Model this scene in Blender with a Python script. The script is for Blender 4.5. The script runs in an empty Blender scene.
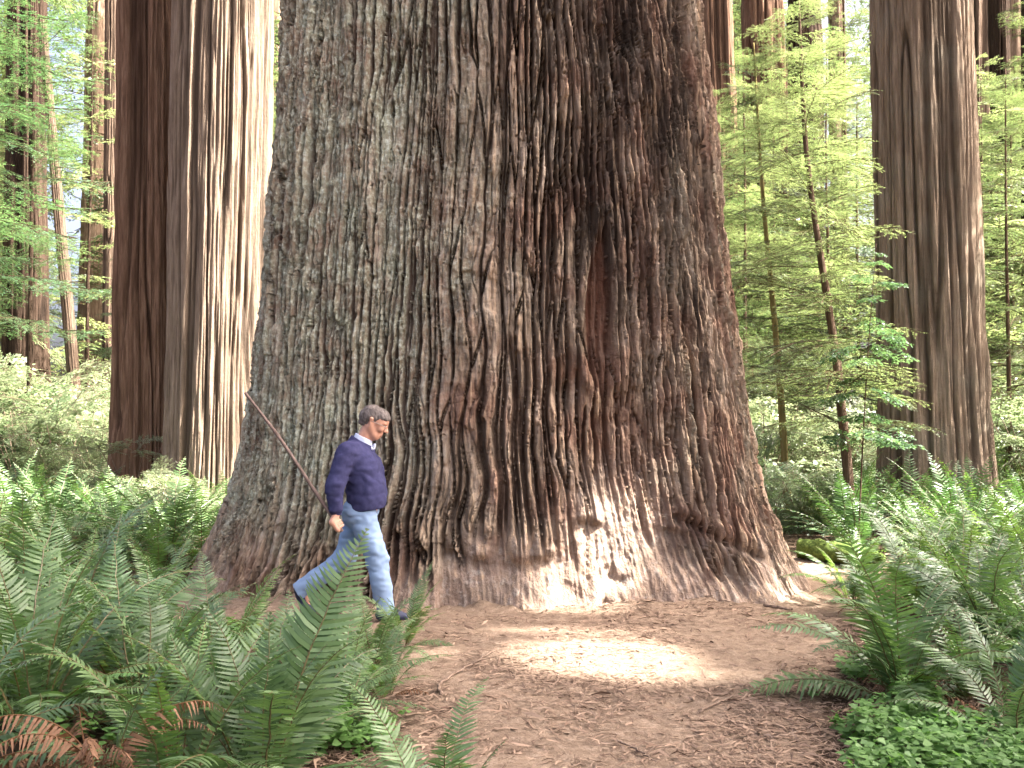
import bpy, math, random
import numpy as np
R = math.radians
sc = bpy.context.scene
COL = sc.collection

# ------------------------------------------------------------------ camera, sky, sun, exposure
FPX, PITCH, EYE = 995.0, math.atan(27 / 995.0), 1.6
cam_d = bpy.data.cameras.new('camera'); cam = bpy.data.objects.new('camera', cam_d); COL.objects.link(cam)
cam_d.sensor_width = 36; cam_d.lens = FPX * 36 / 1024
cam_d.clip_start = 0.05; cam_d.clip_end = 600
cam.location = (0, 0, EYE); cam.rotation_euler = (R(90) + PITCH, 0, 0)
sc.camera = cam

SUN_EL, SUN_AZ = R(52), math.atan2(-0.14, 0.99)        # azimuth measured from +X
S = np.array([math.cos(SUN_EL) * math.cos(SUN_AZ), math.cos(SUN_EL) * math.sin(SUN_AZ), math.sin(SUN_EL)])
w = bpy.data.worlds.new('World'); sc.world = w; w.use_nodes = True
nt = w.node_tree; bg = nt.nodes['Background']
sky = nt.nodes.new('ShaderNodeTexSky'); sky.sky_type = 'NISHITA'; sky.sun_disc = False
sky.sun_elevation = SUN_EL; sky.sun_rotation = R(90) - SUN_AZ
sky.air_density = 0.4; sky.dust_density = 9.5; sky.ozone_density = 0.15
nt.links.new(sky.outputs[0], bg.inputs[0]); bg.inputs[1].default_value = 0.12
sd = bpy.data.lights.new('sun', 'SUN'); sd.energy = 5.0; sd.angle = R(0.7); sd.color = (1.0, 0.955, 0.89)
so = bpy.data.objects.new('sun', sd); COL.objects.link(so); so.location = (20, -3, 30)
from mathutils import Vector, Matrix
so.rotation_euler = Vector((-S[0], -S[1], -S[2])).to_track_quat('-Z', 'Y').to_euler()
vs = sc.view_settings; vs.view_transform = 'Standard'; vs.look = 'None'; vs.gamma = 1; vs.use_curve_mapping = False
vs.exposure = 3.1
cy = sc.cycles
cy.use_denoising = True; cy.max_bounces = 6; cy.diffuse_bounces = 4; cy.glossy_bounces = 2; cy.transmission_bounces = 4
cy.transparent_max_bounces = 4; cy.caustics_reflective = False; cy.caustics_refractive = False
cy.use_adaptive_sampling = True; cy.adaptive_threshold = 0.02; cy.sample_clamp_indirect = 6

# ------------------------------------------------------------------ helpers
def ray(px, py):
    x, v = (px - 512) / FPX, (384 - py) / FPX
    cp, sp = math.cos(PITCH), math.sin(PITCH)
    return np.array([x, cp - v * sp, sp + v * cp])
def at(px, py, Y):
    d = ray(px, py); return np.array([0, 0, EYE]) + d * (Y / d[1])
def on_ground(px, py, z=0.0):
    d = ray(px, py); return np.array([0, 0, EYE]) + d * ((z - EYE) / d[2])
def X_at(px, Y): return (px - 512) / FPX * Y

def _h(ix, iy, iz, seed):
    n = (ix.astype(np.int64) * 374761393 + iy.astype(np.int64) * 668265263 + iz.astype(np.int64) * 2147483647 + seed * 974634531) & 0xFFFFFFFF
    n = ((n ^ (n >> 13)) * 1274126177) & 0xFFFFFFFF
    n = ((n ^ (n >> 15)) * 2246822519) & 0xFFFFFFFF
    return ((n ^ (n >> 16)) & 0xFFFFFF) / float(0x1000000)
def _s(t): return t * t * t * (t * (t * 6 - 15) + 10)
def vn2(x, y, seed=0):
    x, y = np.broadcast_arrays(np.asarray(x, float), np.asarray(y, float))
    ix, iy = np.floor(x), np.floor(y); fx, fy = _s(x - ix), _s(y - iy); z = np.zeros_like(ix)
    a = _h(ix, iy, z, seed); b = _h(ix + 1, iy, z, seed); c = _h(ix, iy + 1, z, seed); d = _h(ix + 1, iy + 1, z, seed)
    return ((a + (b - a) * fx) * (1 - fy) + (c + (d - c) * fx) * fy) * 2 - 1
def vn3(x, y, z, seed=0):
    ix, iy, iz = np.floor(x), np.floor(y), np.floor(z); fx, fy, fz = _s(x - ix), _s(y - iy), _s(z - iz)
    def pl(k):
        a = _h(ix, iy, iz + k, seed); b = _h(ix + 1, iy, iz + k, seed); c = _h(ix, iy + 1, iz + k, seed); d = _h(ix + 1, iy + 1, iz + k, seed)
        return (a + (b - a) * fx) * (1 - fy) + (c + (d - c) * fx) * fy
    return (pl(0) * (1 - fz) + pl(1) * fz) * 2 - 1
def fbm2(x, y, seed=0, o=4, g=0.5):
    s, a, t = 0, 1, 0
    for k in range(o):
        s = s + a * vn2(x * 2 ** k + 17.3 * k, y * 2 ** k - 9.1 * k, seed + k); t += a; a *= g
    return s / t
def worley2(x, y, seed=0, jit=0.95):
    ix, iy = np.floor(x), np.floor(y); z = np.zeros_like(ix)
    f1 = np.full(x.shape, 9.0); f2 = np.full(x.shape, 9.0); cid = np.zeros(x.shape)
    for dx in (-1, 0, 1):
        for dy in (-1, 0, 1):
            cx, cyy = ix + dx, iy + dy
            px = cx + 0.5 + (_h(cx, cyy, z, seed) - 0.5) * jit; py = cyy + 0.5 + (_h(cx, cyy, z + 1, seed) - 0.5) * jit
            d = np.sqrt((x - px) ** 2 + (y - py) ** 2); n = d < f1
            f2 = np.where(n, f1, np.minimum(f2, d)); cid = np.where(n, _h(cx, cyy, z + 2, seed), cid); f1 = np.where(n, d, f1)
    return f1, f2, cid
def sst(a, b, x):
    t = np.clip((x - a) / (b - a), 0, 1); return t * t * (3 - 2 * t)

def mesh_np(name, V, quads=None, tris=None, mats=(), smooth=True, attrs=None, fmat=None):
    V = np.asarray(V, np.float32); me = bpy.data.meshes.new(name)
    q = np.zeros((0, 4), np.int32) if quads is None else np.asarray(quads, np.int32).reshape(-1, 4)
    t = np.zeros((0, 3), np.int32) if tris is None else np.asarray(tris, np.int32).reshape(-1, 3)
    me.vertices.add(len(V)); me.vertices.foreach_set('co', V.ravel())
    nl = q.size + t.size; me.loops.add(nl); me.loops.foreach_set('vertex_index', np.concatenate([q.ravel(), t.ravel()]))
    me.polygons.add(len(q) + len(t))
    st = np.concatenate([np.arange(len(q)) * 4, q.size + np.arange(len(t)) * 3]).astype(np.int32)
    me.polygons.foreach_set('loop_start', st)
    if fmat is not None: me.polygons.foreach_set('material_index', np.asarray(fmat, np.int32))
    me.update(calc_edges=True)
    me.polygons.foreach_set('use_smooth', np.full(len(q) + len(t), smooth))
    for k, a in (attrs or {}).items():
        at_ = me.attributes.new(k, 'FLOAT_COLOR', 'POINT'); a = np.asarray(a, np.float32)
        if a.ndim == 1: a = np.stack([a, a, a, np.ones_like(a)], 1)
        at_.data.foreach_set('color', a.ravel())
    for m in mats: me.materials.append(m)
    me.validate()
    return me
def obj(name, me, parent=None, loc=(0, 0, 0), rz=0, scale=1):
    o = bpy.data.objects.new(name, me); COL.objects.link(o)
    o.location = loc; o.rotation_euler = (0, 0, rz); o.scale = (scale,) * 3 if np.isscalar(scale) else scale
    if parent is not None: o.parent = parent
    return o
def tag(o, label=None, cat=None, group=None, kind=None):
    for k, v in (('label', label), ('category', cat), ('group', group), ('kind', kind)):
        if v: o[k] = v
    return o
def thing(name, label, cat, loc=(0, 0, 0), rz=0, group=None, scale=1):
    o = obj(name, None, None, loc, rz, scale); o.empty_display_size = 0.2
    return tag(o, label, cat, group)
def grid_faces(nu, nv, wrap=False):
    i = np.arange(nv - 1)[:, None] * nu; j = np.arange(nu if wrap else nu - 1)[None, :]; j2 = (j + 1) % nu
    return np.stack([i + j, i + j2, i + nu + j2, i + nu + j], -1).reshape(-1, 4)
def tube(P, rad, n=7, wob=0.0, seed=0):
    """a tapered, closed tube along the points P: verts and quads (ends pinched)"""
    P = np.asarray(P, float); rad = np.broadcast_to(np.asarray(rad, float), (len(P),)).copy()
    T = np.gradient(P, axis=0); T /= np.linalg.norm(T, axis=1)[:, None] + 1e-9
    ref = np.where(np.abs(T[:, 2:3]) > 0.9, np.array([[1.0, 0, 0]]), np.array([[0, 0, 1.0]]))
    U = np.cross(T, ref); U /= np.linalg.norm(U, axis=1)[:, None]; W = np.cross(T, U)
    a = np.arange(n) / n * 2 * math.pi
    rr = rad[:, None] * (1 + wob * vn2(np.arange(len(P))[:, None] * 0.7, a[None, :] * 1.3, seed))
    V = P[:, None] + rr[..., None] * (np.cos(a)[None, :, None] * U[:, None] + np.sin(a)[None, :, None] * W[:, None])
    V = np.concatenate([np.repeat(P[:1] - T[:1] * rad[0] * 0.3, n, 0)[None] , V, np.repeat(P[-1:] + T[-1:] * rad[-1] * 0.3, n, 0)[None]])
    return V.reshape(-1, 3), grid_faces(n, len(P) + 2, True)
def join(parts):
    Vs, Qs, n = [], [], 0
    for V, Q in parts: Vs.append(V); Qs.append(Q + n); n += len(V)
    return np.concatenate(Vs), np.concatenate(Qs)
def curve(pts, n=24):
    pts = np.asarray(pts, float); k = len(pts); t = np.linspace(0, k - 1, n); out = []
    for u in t:
        i = min(int(u), k - 2); f = u - i
        p0, p1, p2, p3 = pts[max(i - 1, 0)], pts[i], pts[i + 1], pts[min(i + 2, k - 1)]
        out.append(0.5 * (2 * p1 + (p2 - p0) * f + (2 * p0 - 5 * p1 + 4 * p2 - p3) * f * f + (3 * p1 - p0 - 3 * p2 + p3) * f ** 3))
    return np.array(out)

# ------------------------------------------------------------------ materials
class NB:
    def __init__(s, name):
        s.m = bpy.data.materials.new(name); s.m.use_nodes = True; s.t = s.m.node_tree; s.t.nodes.clear()
        s.out = s.n('ShaderNodeOutputMaterial')
    def n(s, typ, **kw):
        nd = s.t.nodes.new(typ)
        for k, v in kw.items(): setattr(nd, k, v)
        return nd
    def l(s, a, b): s.t.links.new(a, b)
    def set(s, sock, v):
        if hasattr(v, 'is_linked') or isinstance(v, bpy.types.NodeSocket): s.l(v, sock)
        else: sock.default_value = (*v, 1) if isinstance(v, tuple) and len(v) == 3 and sock.type == 'RGBA' else v
    def coord(s, scale=(1, 1, 1), kind='Object'):
        c = s.n('ShaderNodeTexCoord'); m = s.n('ShaderNodeMapping'); s.l(c.outputs[kind], m.inputs[0]); m.inputs['Scale'].default_value = scale
        return m.outputs[0]
    def noise(s, vec, scale, detail=4, rough=0.55, dist=0.0):
        t = s.n('ShaderNodeTexNoise'); s.l(vec, t.inputs['Vector']); t.inputs['Scale'].default_value = scale
        t.inputs['Detail'].default_value = detail; t.inputs['Roughness'].default_value = rough; t.inputs['Distortion'].default_value = dist
        return t.outputs[0]
    def voro(s, vec, scale, feature='F1'):
        t = s.n('ShaderNodeTexVoronoi', feature=feature); s.l(vec, t.inputs['Vector']); t.inputs['Scale'].default_value = scale
        return t.outputs[0]
    def ramp(s, fac, stops):
        r = s.n('ShaderNodeValToRGB'); s.l(fac, r.inputs[0]); e = r.color_ramp.elements
        while len(e) < len(stops): e.new(0.5)
        for k, (p, c) in enumerate(stops):
            e[k].position = p; e[k].color = (*c, 1) if isinstance(c, tuple) else (c, c, c, 1)
        return r.outputs[0]
    def mix(s, fac, a, b, mode='MIX'):
        m = s.n('ShaderNodeMix', data_type='RGBA', blend_type=mode)
        s.set(m.inputs[0], fac); s.set(m.inputs[6], a); s.set(m.inputs[7], b); return m.outputs[2]
    def math(s, op, a, b=0.0, clamp=False):
        m = s.n('ShaderNodeMath', operation=op, use_clamp=clamp); s.set(m.inputs[0], a); s.set(m.inputs[1], b); return m.outputs[0]
    def attr(s, name):
        a = s.n('ShaderNodeAttribute', attribute_name=name); sp = s.n('ShaderNodeSeparateColor'); s.l(a.outputs['Color'], sp.inputs[0])
        return sp.outputs[0], sp.outputs[1], sp.outputs[2], a.outputs['Alpha']
    def bump(s, h, strength=0.5, dist=0.02):
        b = s.n('ShaderNodeBump'); s.l(h, b.inputs['Height']); b.inputs['Strength'].default_value = strength; b.inputs['Distance'].default_value = dist
        return b.outputs[0]
    def bsdf(s, col, rough=0.9, normal=None, spec=0.2):
        b = s.n('ShaderNodeBsdfPrincipled'); s.set(b.inputs['Base Color'], col); s.set(b.inputs['Roughness'], rough)
        b.inputs['Specular IOR Level'].default_value = spec
        if normal is not None: s.l(normal, b.inputs['Normal'])
        s.l(b.outputs[0], s.out.inputs[0]); return b
    def leaf(s, col, tcol, fac=0.4, rough=0.5, spec=0.3):
        b = s.bsdf(col, rough, None, spec); tr = s.n('ShaderNodeBsdfTranslucent'); s.set(tr.inputs[0], tcol)
        mx = s.n('ShaderNodeMixShader'); mx.inputs[0].default_value = fac
        s.l(b.outputs[0], mx.inputs[1]); s.l(tr.outputs[0], mx.inputs[2]); s.l(mx.outputs[0], s.out.inputs[0])
    def objrand(s): return s.n('ShaderNodeObjectInfo').outputs['Random']

def mat_giant_bark():
    b = NB('giant_bark'); h, lich, char, worn = b.attr('bark')
    v = b.coord(); vs_ = b.coord((1, 1, 0.16)); vf = b.coord((1, 1, 0.06))
    n1 = b.noise(vs_, 9, 5, 0.6); n2 = b.noise(v, 26, 5, 0.65); n3 = b.noise(v, 2.2, 4, 0.55); nf = b.noise(b.coord((1, 1, 0.13)), 34, 4, 0.6, 0.6)
    top = b.ramp(n1, [(0.30, (0.070, 0.050, 0.036)), (0.48, (0.20, 0.150, 0.108)), (0.68, (0.38, 0.305, 0.235))])
    red = b.ramp(n1, [(0.30, (0.07, 0.036, 0.025)), (0.52, (0.175, 0.095, 0.066)), (0.72, (0.33, 0.215, 0.15))])
    c = b.mix(b.ramp(n3, [(0.42, 0.0), (0.62, 0.75)]), top, red)
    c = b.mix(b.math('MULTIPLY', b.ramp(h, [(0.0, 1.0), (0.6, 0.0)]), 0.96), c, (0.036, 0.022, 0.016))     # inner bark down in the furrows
    lc = b.ramp(n2, [(0.3, (0.15, 0.155, 0.095)), (0.48, (0.31, 0.33, 0.24)), (0.66, (0.56, 0.60, 0.50))])
    lf = b.math('MULTIPLY', lich, b.ramp(b.math('ADD', b.math('MULTIPLY', n2, 0.35), b.math('MULTIPLY', b.noise(v, 4.0, 5, 0.65), 0.65)), [(0.36, 0.0), (0.60, 0.85)]))
    lf = b.math('MULTIPLY', lf, b.ramp(h, [(0.2, 0.1), (0.6, 1.0)]))
    c = b.mix(lf, c, lc)
    wc = b.ramp(nf, [(0.25, (0.17, 0.12, 0.09)), (0.5, (0.27, 0.205, 0.16)), (0.75, (0.38, 0.31, 0.255))])
    wc = b.mix(b.ramp(n3, [(0.35, 0.0), (0.65, 0.7)]), wc, (0.19, 0.125, 0.095))
    wc = b.mix(b.ramp(n2, [(0.52, 0.0), (0.75, 0.6)]), wc, (0.13, 0.09, 0.07))
    wc = b.mix(b.ramp(b.noise(v, 5.5, 6, 0.7), [(0.42, 0.0), (0.62, 0.65)]), wc, (0.14, 0.105, 0.08))
    wc = b.mix(b.ramp(b.noise(v, 8.5, 5, 0.7), [(0.55, 0.0), (0.7, 0.6)]), wc, (0.40, 0.37, 0.32))
    c = b.mix(worn, c, wc)
    cf = b.math('MULTIPLY', char, b.ramp(b.noise(vs_, 7, 4, 0.6), [(0.40, 0.0), (0.58, 0.9)]))
    c = b.mix(cf, c, (0.032, 0.024, 0.019))
    sc_, _, _, _ = b.attr('scar'); c = b.mix(b.math('MULTIPLY', sc_, 0.8), c, b.mix(nf, (0.085, 0.036, 0.022), (0.20, 0.095, 0.062)))
    tan = b.math('MULTIPLY', b.ramp(b.noise(vf, 11, 3, 0.5), [(0.57, 0.0), (0.66, 0.75)]), b.ramp(h, [(0.45, 0.0), (0.8, 1.0)]))
    c = b.mix(b.math('MULTIPLY', tan, b.ramp(lich, [(0.0, 1.0), (0.6, 0.15)])), c, (0.42, 0.30, 0.20))
    hh = b.math('ADD', b.math('MULTIPLY', n2, 0.6), b.math('MULTIPLY', nf, 0.8))
    b.bsdf(c, 0.95, b.bump(b.math('ADD', hh, b.math('MULTIPLY', b.noise(v, 7, 5, 0.7), 1.2)), 0.8, 0.03), 0.08); return b.m

def mat_bark(name, dark, mid, light, lichen=0.0, sv=0.08):
    b = NB(name); h, _, _, _ = b.attr('bark'); v = b.coord(); vf = b.coord((1, 1, sv))
    n1 = b.noise(vf, 22, 6, 0.7); n2 = b.noise(v, 20, 5, 0.7); n3 = b.noise(v, 1.6, 3, 0.5)
    c = b.ramp(n1, [(0.28, dark), (0.5, mid), (0.75, light)])
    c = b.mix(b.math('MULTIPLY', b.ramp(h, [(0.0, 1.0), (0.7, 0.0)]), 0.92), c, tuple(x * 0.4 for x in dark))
    if lichen:
        f = b.math('MULTIPLY', b.ramp(n3, [(0.45, 0.0), (0.7, 1.0)]), lichen)
        c = b.mix(f, c, (0.26, 0.27, 0.22))
    b.bsdf(c, 0.95, b.bump(b.math('ADD', n1, b.math('MULTIPLY', n2, 0.4)), 0.8, 0.05), 0.08); return b.m

def mat_leaf(name, lo, hi, tlo, thi, fac=0.42, rough=0.45, spec=0.35, stem=(0.16, 0.10, 0.05)):
    b = NB(name); r, g, _, _ = b.attr('tint'); o = b.objrand()
    f = b.math('ADD', b.math('MULTIPLY', r, 0.6), b.math('MULTIPLY', o, 0.5))
    c = b.mix(f, lo, hi); t = b.mix(f, tlo, thi)
    c = b.mix(g, c, stem); t = b.mix(g, t, tuple(x * 0.3 for x in stem))
    b.leaf(c, t, fac, rough, spec); return b.m

def mat_plain(name, c1, c2, scale=30, rough=0.85, bump=0.2, stretch=(1, 1, 1), spec=0.2, bdist=0.004):
    b = NB(name); n = b.noise(b.coord(stretch), scale, 4, 0.6)
    b.bsdf(b.ramp(n, [(0.3, c1), (0.7, c2)]), rough, b.bump(n, bump, bdist), spec); return b.m

def mat_ground(name, a, c_, d, dark):
    b = NB(name); v = b.coord(); n1 = b.noise(v, 1.1, 5, 0.6); n2 = b.noise(v, 14, 6, 0.7); n3 = b.noise(v, 75, 4, 0.7, 0.6); n4 = b.noise(b.coord((1, 3.5, 1)), 38, 3, 0.6, 1.5)
    c = b.ramp(n2, [(0.28, a), (0.52, c_), (0.75, d)])
    c = b.mix(b.ramp(n3, [(0.35, 0.75), (0.55, 0.0)]), c, dark)
    c = b.mix(b.ramp(n4, [(0.58, 0.0), (0.7, 0.6)]), c, d)
    c = b.mix(b.ramp(n1, [(0.3, 0.45), (0.6, 0.0)]), c, tuple(x * 0.6 for x in c_))
    hh = b.math('ADD', b.math('MULTIPLY', n2, 0.7), b.math('ADD', b.math('MULTIPLY', n3, 0.5), b.math('MULTIPLY', n4, 0.35)))
    b.bsdf(c, 0.95, b.bump(hh, 0.8, 0.03), 0.06); return b.m

M = {}
M['giant'] = mat_giant_bark()
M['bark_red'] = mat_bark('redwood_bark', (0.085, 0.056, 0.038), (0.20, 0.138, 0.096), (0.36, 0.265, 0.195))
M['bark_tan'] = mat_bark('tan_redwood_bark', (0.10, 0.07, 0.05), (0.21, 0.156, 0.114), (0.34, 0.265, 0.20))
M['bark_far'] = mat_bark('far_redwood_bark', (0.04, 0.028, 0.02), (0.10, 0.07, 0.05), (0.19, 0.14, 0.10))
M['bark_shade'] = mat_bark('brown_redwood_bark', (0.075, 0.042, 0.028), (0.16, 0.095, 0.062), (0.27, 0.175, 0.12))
M['bark_dark'] = mat_bark('dark_bark', (0.02, 0.013, 0.009), (0.045, 0.029, 0.02), (0.09, 0.062, 0.045))  # darkened to put shade into the colour of the sunlit far-left trunk
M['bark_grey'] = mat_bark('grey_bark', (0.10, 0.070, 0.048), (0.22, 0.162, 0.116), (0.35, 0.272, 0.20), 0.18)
M['bark_thin'] = mat_bark('sapling_bark', (0.05, 0.03, 0.02), (0.10, 0.065, 0.045), (0.17, 0.12, 0.09))
M['bark_moss'] = mat_bark('mossy_bark', (0.10, 0.085, 0.03), (0.22, 0.18, 0.07), (0.34, 0.28, 0.14))
M['twig'] = mat_plain('twig_wood', (0.10, 0.065, 0.045), (0.22, 0.16, 0.12), 25)
M['fern'] = mat_leaf('fern_green', (0.022, 0.054, 0.021), (0.145, 0.225, 0.088), (0.05, 0.14, 0.025), (0.15, 0.27, 0.05), 0.28, 0.40, 0.5, (0.13, 0.10, 0.04))
M['fern_pale'] = mat_leaf('fern_pale', (0.055, 0.12, 0.04), (0.12, 0.19, 0.06), (0.10, 0.22, 0.03), (0.20, 0.32, 0.05), 0.35, 0.45, 0.4, (0.16, 0.11, 0.04))
M['fern_dead'] = mat_leaf('fern_dead', (0.085, 0.045, 0.028), (0.235, 0.135, 0.085), (0.15, 0.06, 0.02), (0.25, 0.12, 0.05), 0.25, 0.8, 0.1, (0.12, 0.06, 0.03))
M['hem'] = mat_leaf('hemlock_needles', (0.025, 0.055, 0.02), (0.14, 0.185, 0.075), (0.06, 0.12, 0.028), (0.37, 0.45, 0.16), 0.42, 0.38, 0.55, (0.14, 0.09, 0.05))
M['hem_dark'] = mat_leaf('redwood_needles', (0.02, 0.055, 0.028), (0.08, 0.135, 0.06), (0.05, 0.13, 0.04), (0.18, 0.29, 0.09), 0.4, 0.4, 0.5, (0.12, 0.08, 0.05))
M['shrub'] = mat_leaf('shrub_leaves', (0.05, 0.09, 0.035), (0.24, 0.28, 0.16), (0.10, 0.18, 0.06), (0.44, 0.50, 0.26), 0.42, 0.36, 0.6, (0.2, 0.15, 0.1))
M['clover'] = mat_leaf('sorrel_leaves', (0.03, 0.085, 0.02), (0.12, 0.22, 0.06), (0.09, 0.26, 0.03), (0.17, 0.36, 0.06), 0.35, 0.5, 0.35, (0.12, 0.12, 0.05))
M['litter'] = mat_leaf('needle_litter', (0.075, 0.045, 0.032), (0.46, 0.33, 0.24), (0.05, 0.03, 0.02), (0.10, 0.06, 0.04), 0.05, 0.9, 0.1)
M['path'] = mat_ground('trodden_duff', (0.135, 0.093, 0.064), (0.245, 0.178, 0.128), (0.38, 0.29, 0.22), (0.12, 0.082, 0.06))
M['ground'] = mat_ground('forest_duff', (0.05, 0.034, 0.022), (0.09, 0.06, 0.04), (0.15, 0.105, 0.07), (0.03, 0.022, 0.015))
M['moss'] = mat_plain('moss', (0.035, 0.06, 0.012), (0.11, 0.15, 0.03), 40, 0.95, 0.6, bdist=0.02)
# ------------------------------------------------------------------ the ground and the path
TX, TY = -0.1, 9.7                                       # the middle of the giant tree
def height(x, y):
    h = 0.05 * fbm2(x * 0.35, y * 0.35, 5, 3) + 0.018 * fbm2(x * 2.1, y * 2.1, 8, 3)
    side = sst(1.6, 3.2, np.abs(x - TX)) * np.exp(-((y - 9.6) / 1.6) ** 2)
    h = h - 0.17 * side - 0.05 * np.exp(-((y - 8.2) / 0.8) ** 2) * np.exp(-((x - 0.6) / 1.6) ** 2)
    bank = sst(2.2, 4.2, x) * sst(11, 7.5, y) * 0.14 + sst(-1.2, -3.0, x) * sst(7.2, 5.5, y) * 0.12
    el = np.sqrt(((x - TX) / 2.95) ** 2 + ((y - TY) / 1.5) ** 2)
    h = h + 0.07 * np.exp(-((el - 1.0) / 0.07) ** 2) * sst(-0.3, 0.6, fbm2(x * 2.6, y * 2.6, 15, 3))
    far = np.maximum(y - 17, 0)
    return h + bank + 0.035 * far + 0.25 * fbm2(x * 0.12, y * 0.12, 3, 2) * sst(13, 22, y)
def hgt(x, y): return float(height(np.array([float(x)]), np.array([float(y)]))[0])
def axis(lo, hi, c, n, p):
    t = np.linspace(-1, 1, n); s = np.sinh(t * p) / np.sinh(p)
    return np.where(s < 0, c + s * (c - lo), c + s * (hi - c))
gx, gy = axis(-90, 90, 0.5, 520, 4.2), axis(-30, 130, 6.2, 520, 4.2)
GX, GY = np.meshgrid(gx, gy)
Vg = np.stack([GX, GY, height(GX, GY)], -1).reshape(-1, 3)
tag(obj('ground', mesh_np('ground', Vg, grid_faces(len(gx), len(gy)), mats=[M['ground']])), 'dark brown forest floor of needles and duff under the ferns', 'ground', kind='structure')

# the trodden path: from the camera up to the tree, then left and right along its foot
def path_mask(x, y):
    n = 0.22 * fbm2(x * 1.4, y * 1.4, 21, 3)
    lo = np.interp(y, [1, 3.5, 5, 6, 7.2, 7.5], [-0.45, -0.45, -0.62, -0.75, -0.95, -6.0])
    hi = np.interp(y, [1, 3.5, 4.5, 5.5, 6.5, 7.6, 8.3, 9, 10.5, 11.5], [0.95, 1.05, 1.35, 1.75, 2.15, 2.55, 3.3, 3.9, 4.1, 4.6])
    d = np.minimum(x - lo, hi - x)
    d = np.minimum(d, np.where(x < 2.4, 10.2 - y, 11.4 - y))
    return d + n
px_, py_ = np.linspace(-6.2, 5.2, 460), np.linspace(1.0, 11.6, 430)
PX, PY = np.meshgrid(px_, py_); dm = path_mask(PX, PY)
tread = 0.022 * fbm2(PX * 9, PY * 9, 31, 3) + 0.010 * fbm2(PX * 30, PY * 30, 35, 2)
PZ = height(PX, PY) + np.interp(dm, [-0.25, 0.0, 0.25], [-0.05, 0.0, 0.012]) + tread * sst(-0.1, 0.3, dm) * 0.6
keep = (dm > -0.3).reshape(-1); Qp = grid_faces(460, 430); Qp = Qp[keep[Qp].all(1)]
tag(obj('path', mesh_np('path', np.stack([PX, PY, PZ], -1).reshape(-1, 3), Qp, mats=[M['path']])), 'trodden reddish brown dirt path along the foot of the giant redwood', 'path', kind='structure')
def pz(x, y):
    return hgt(x, y) + 0.02 * float(sst(0, 0.25, path_mask(np.array([float(x)]), np.array([float(y)])))[0])

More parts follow.
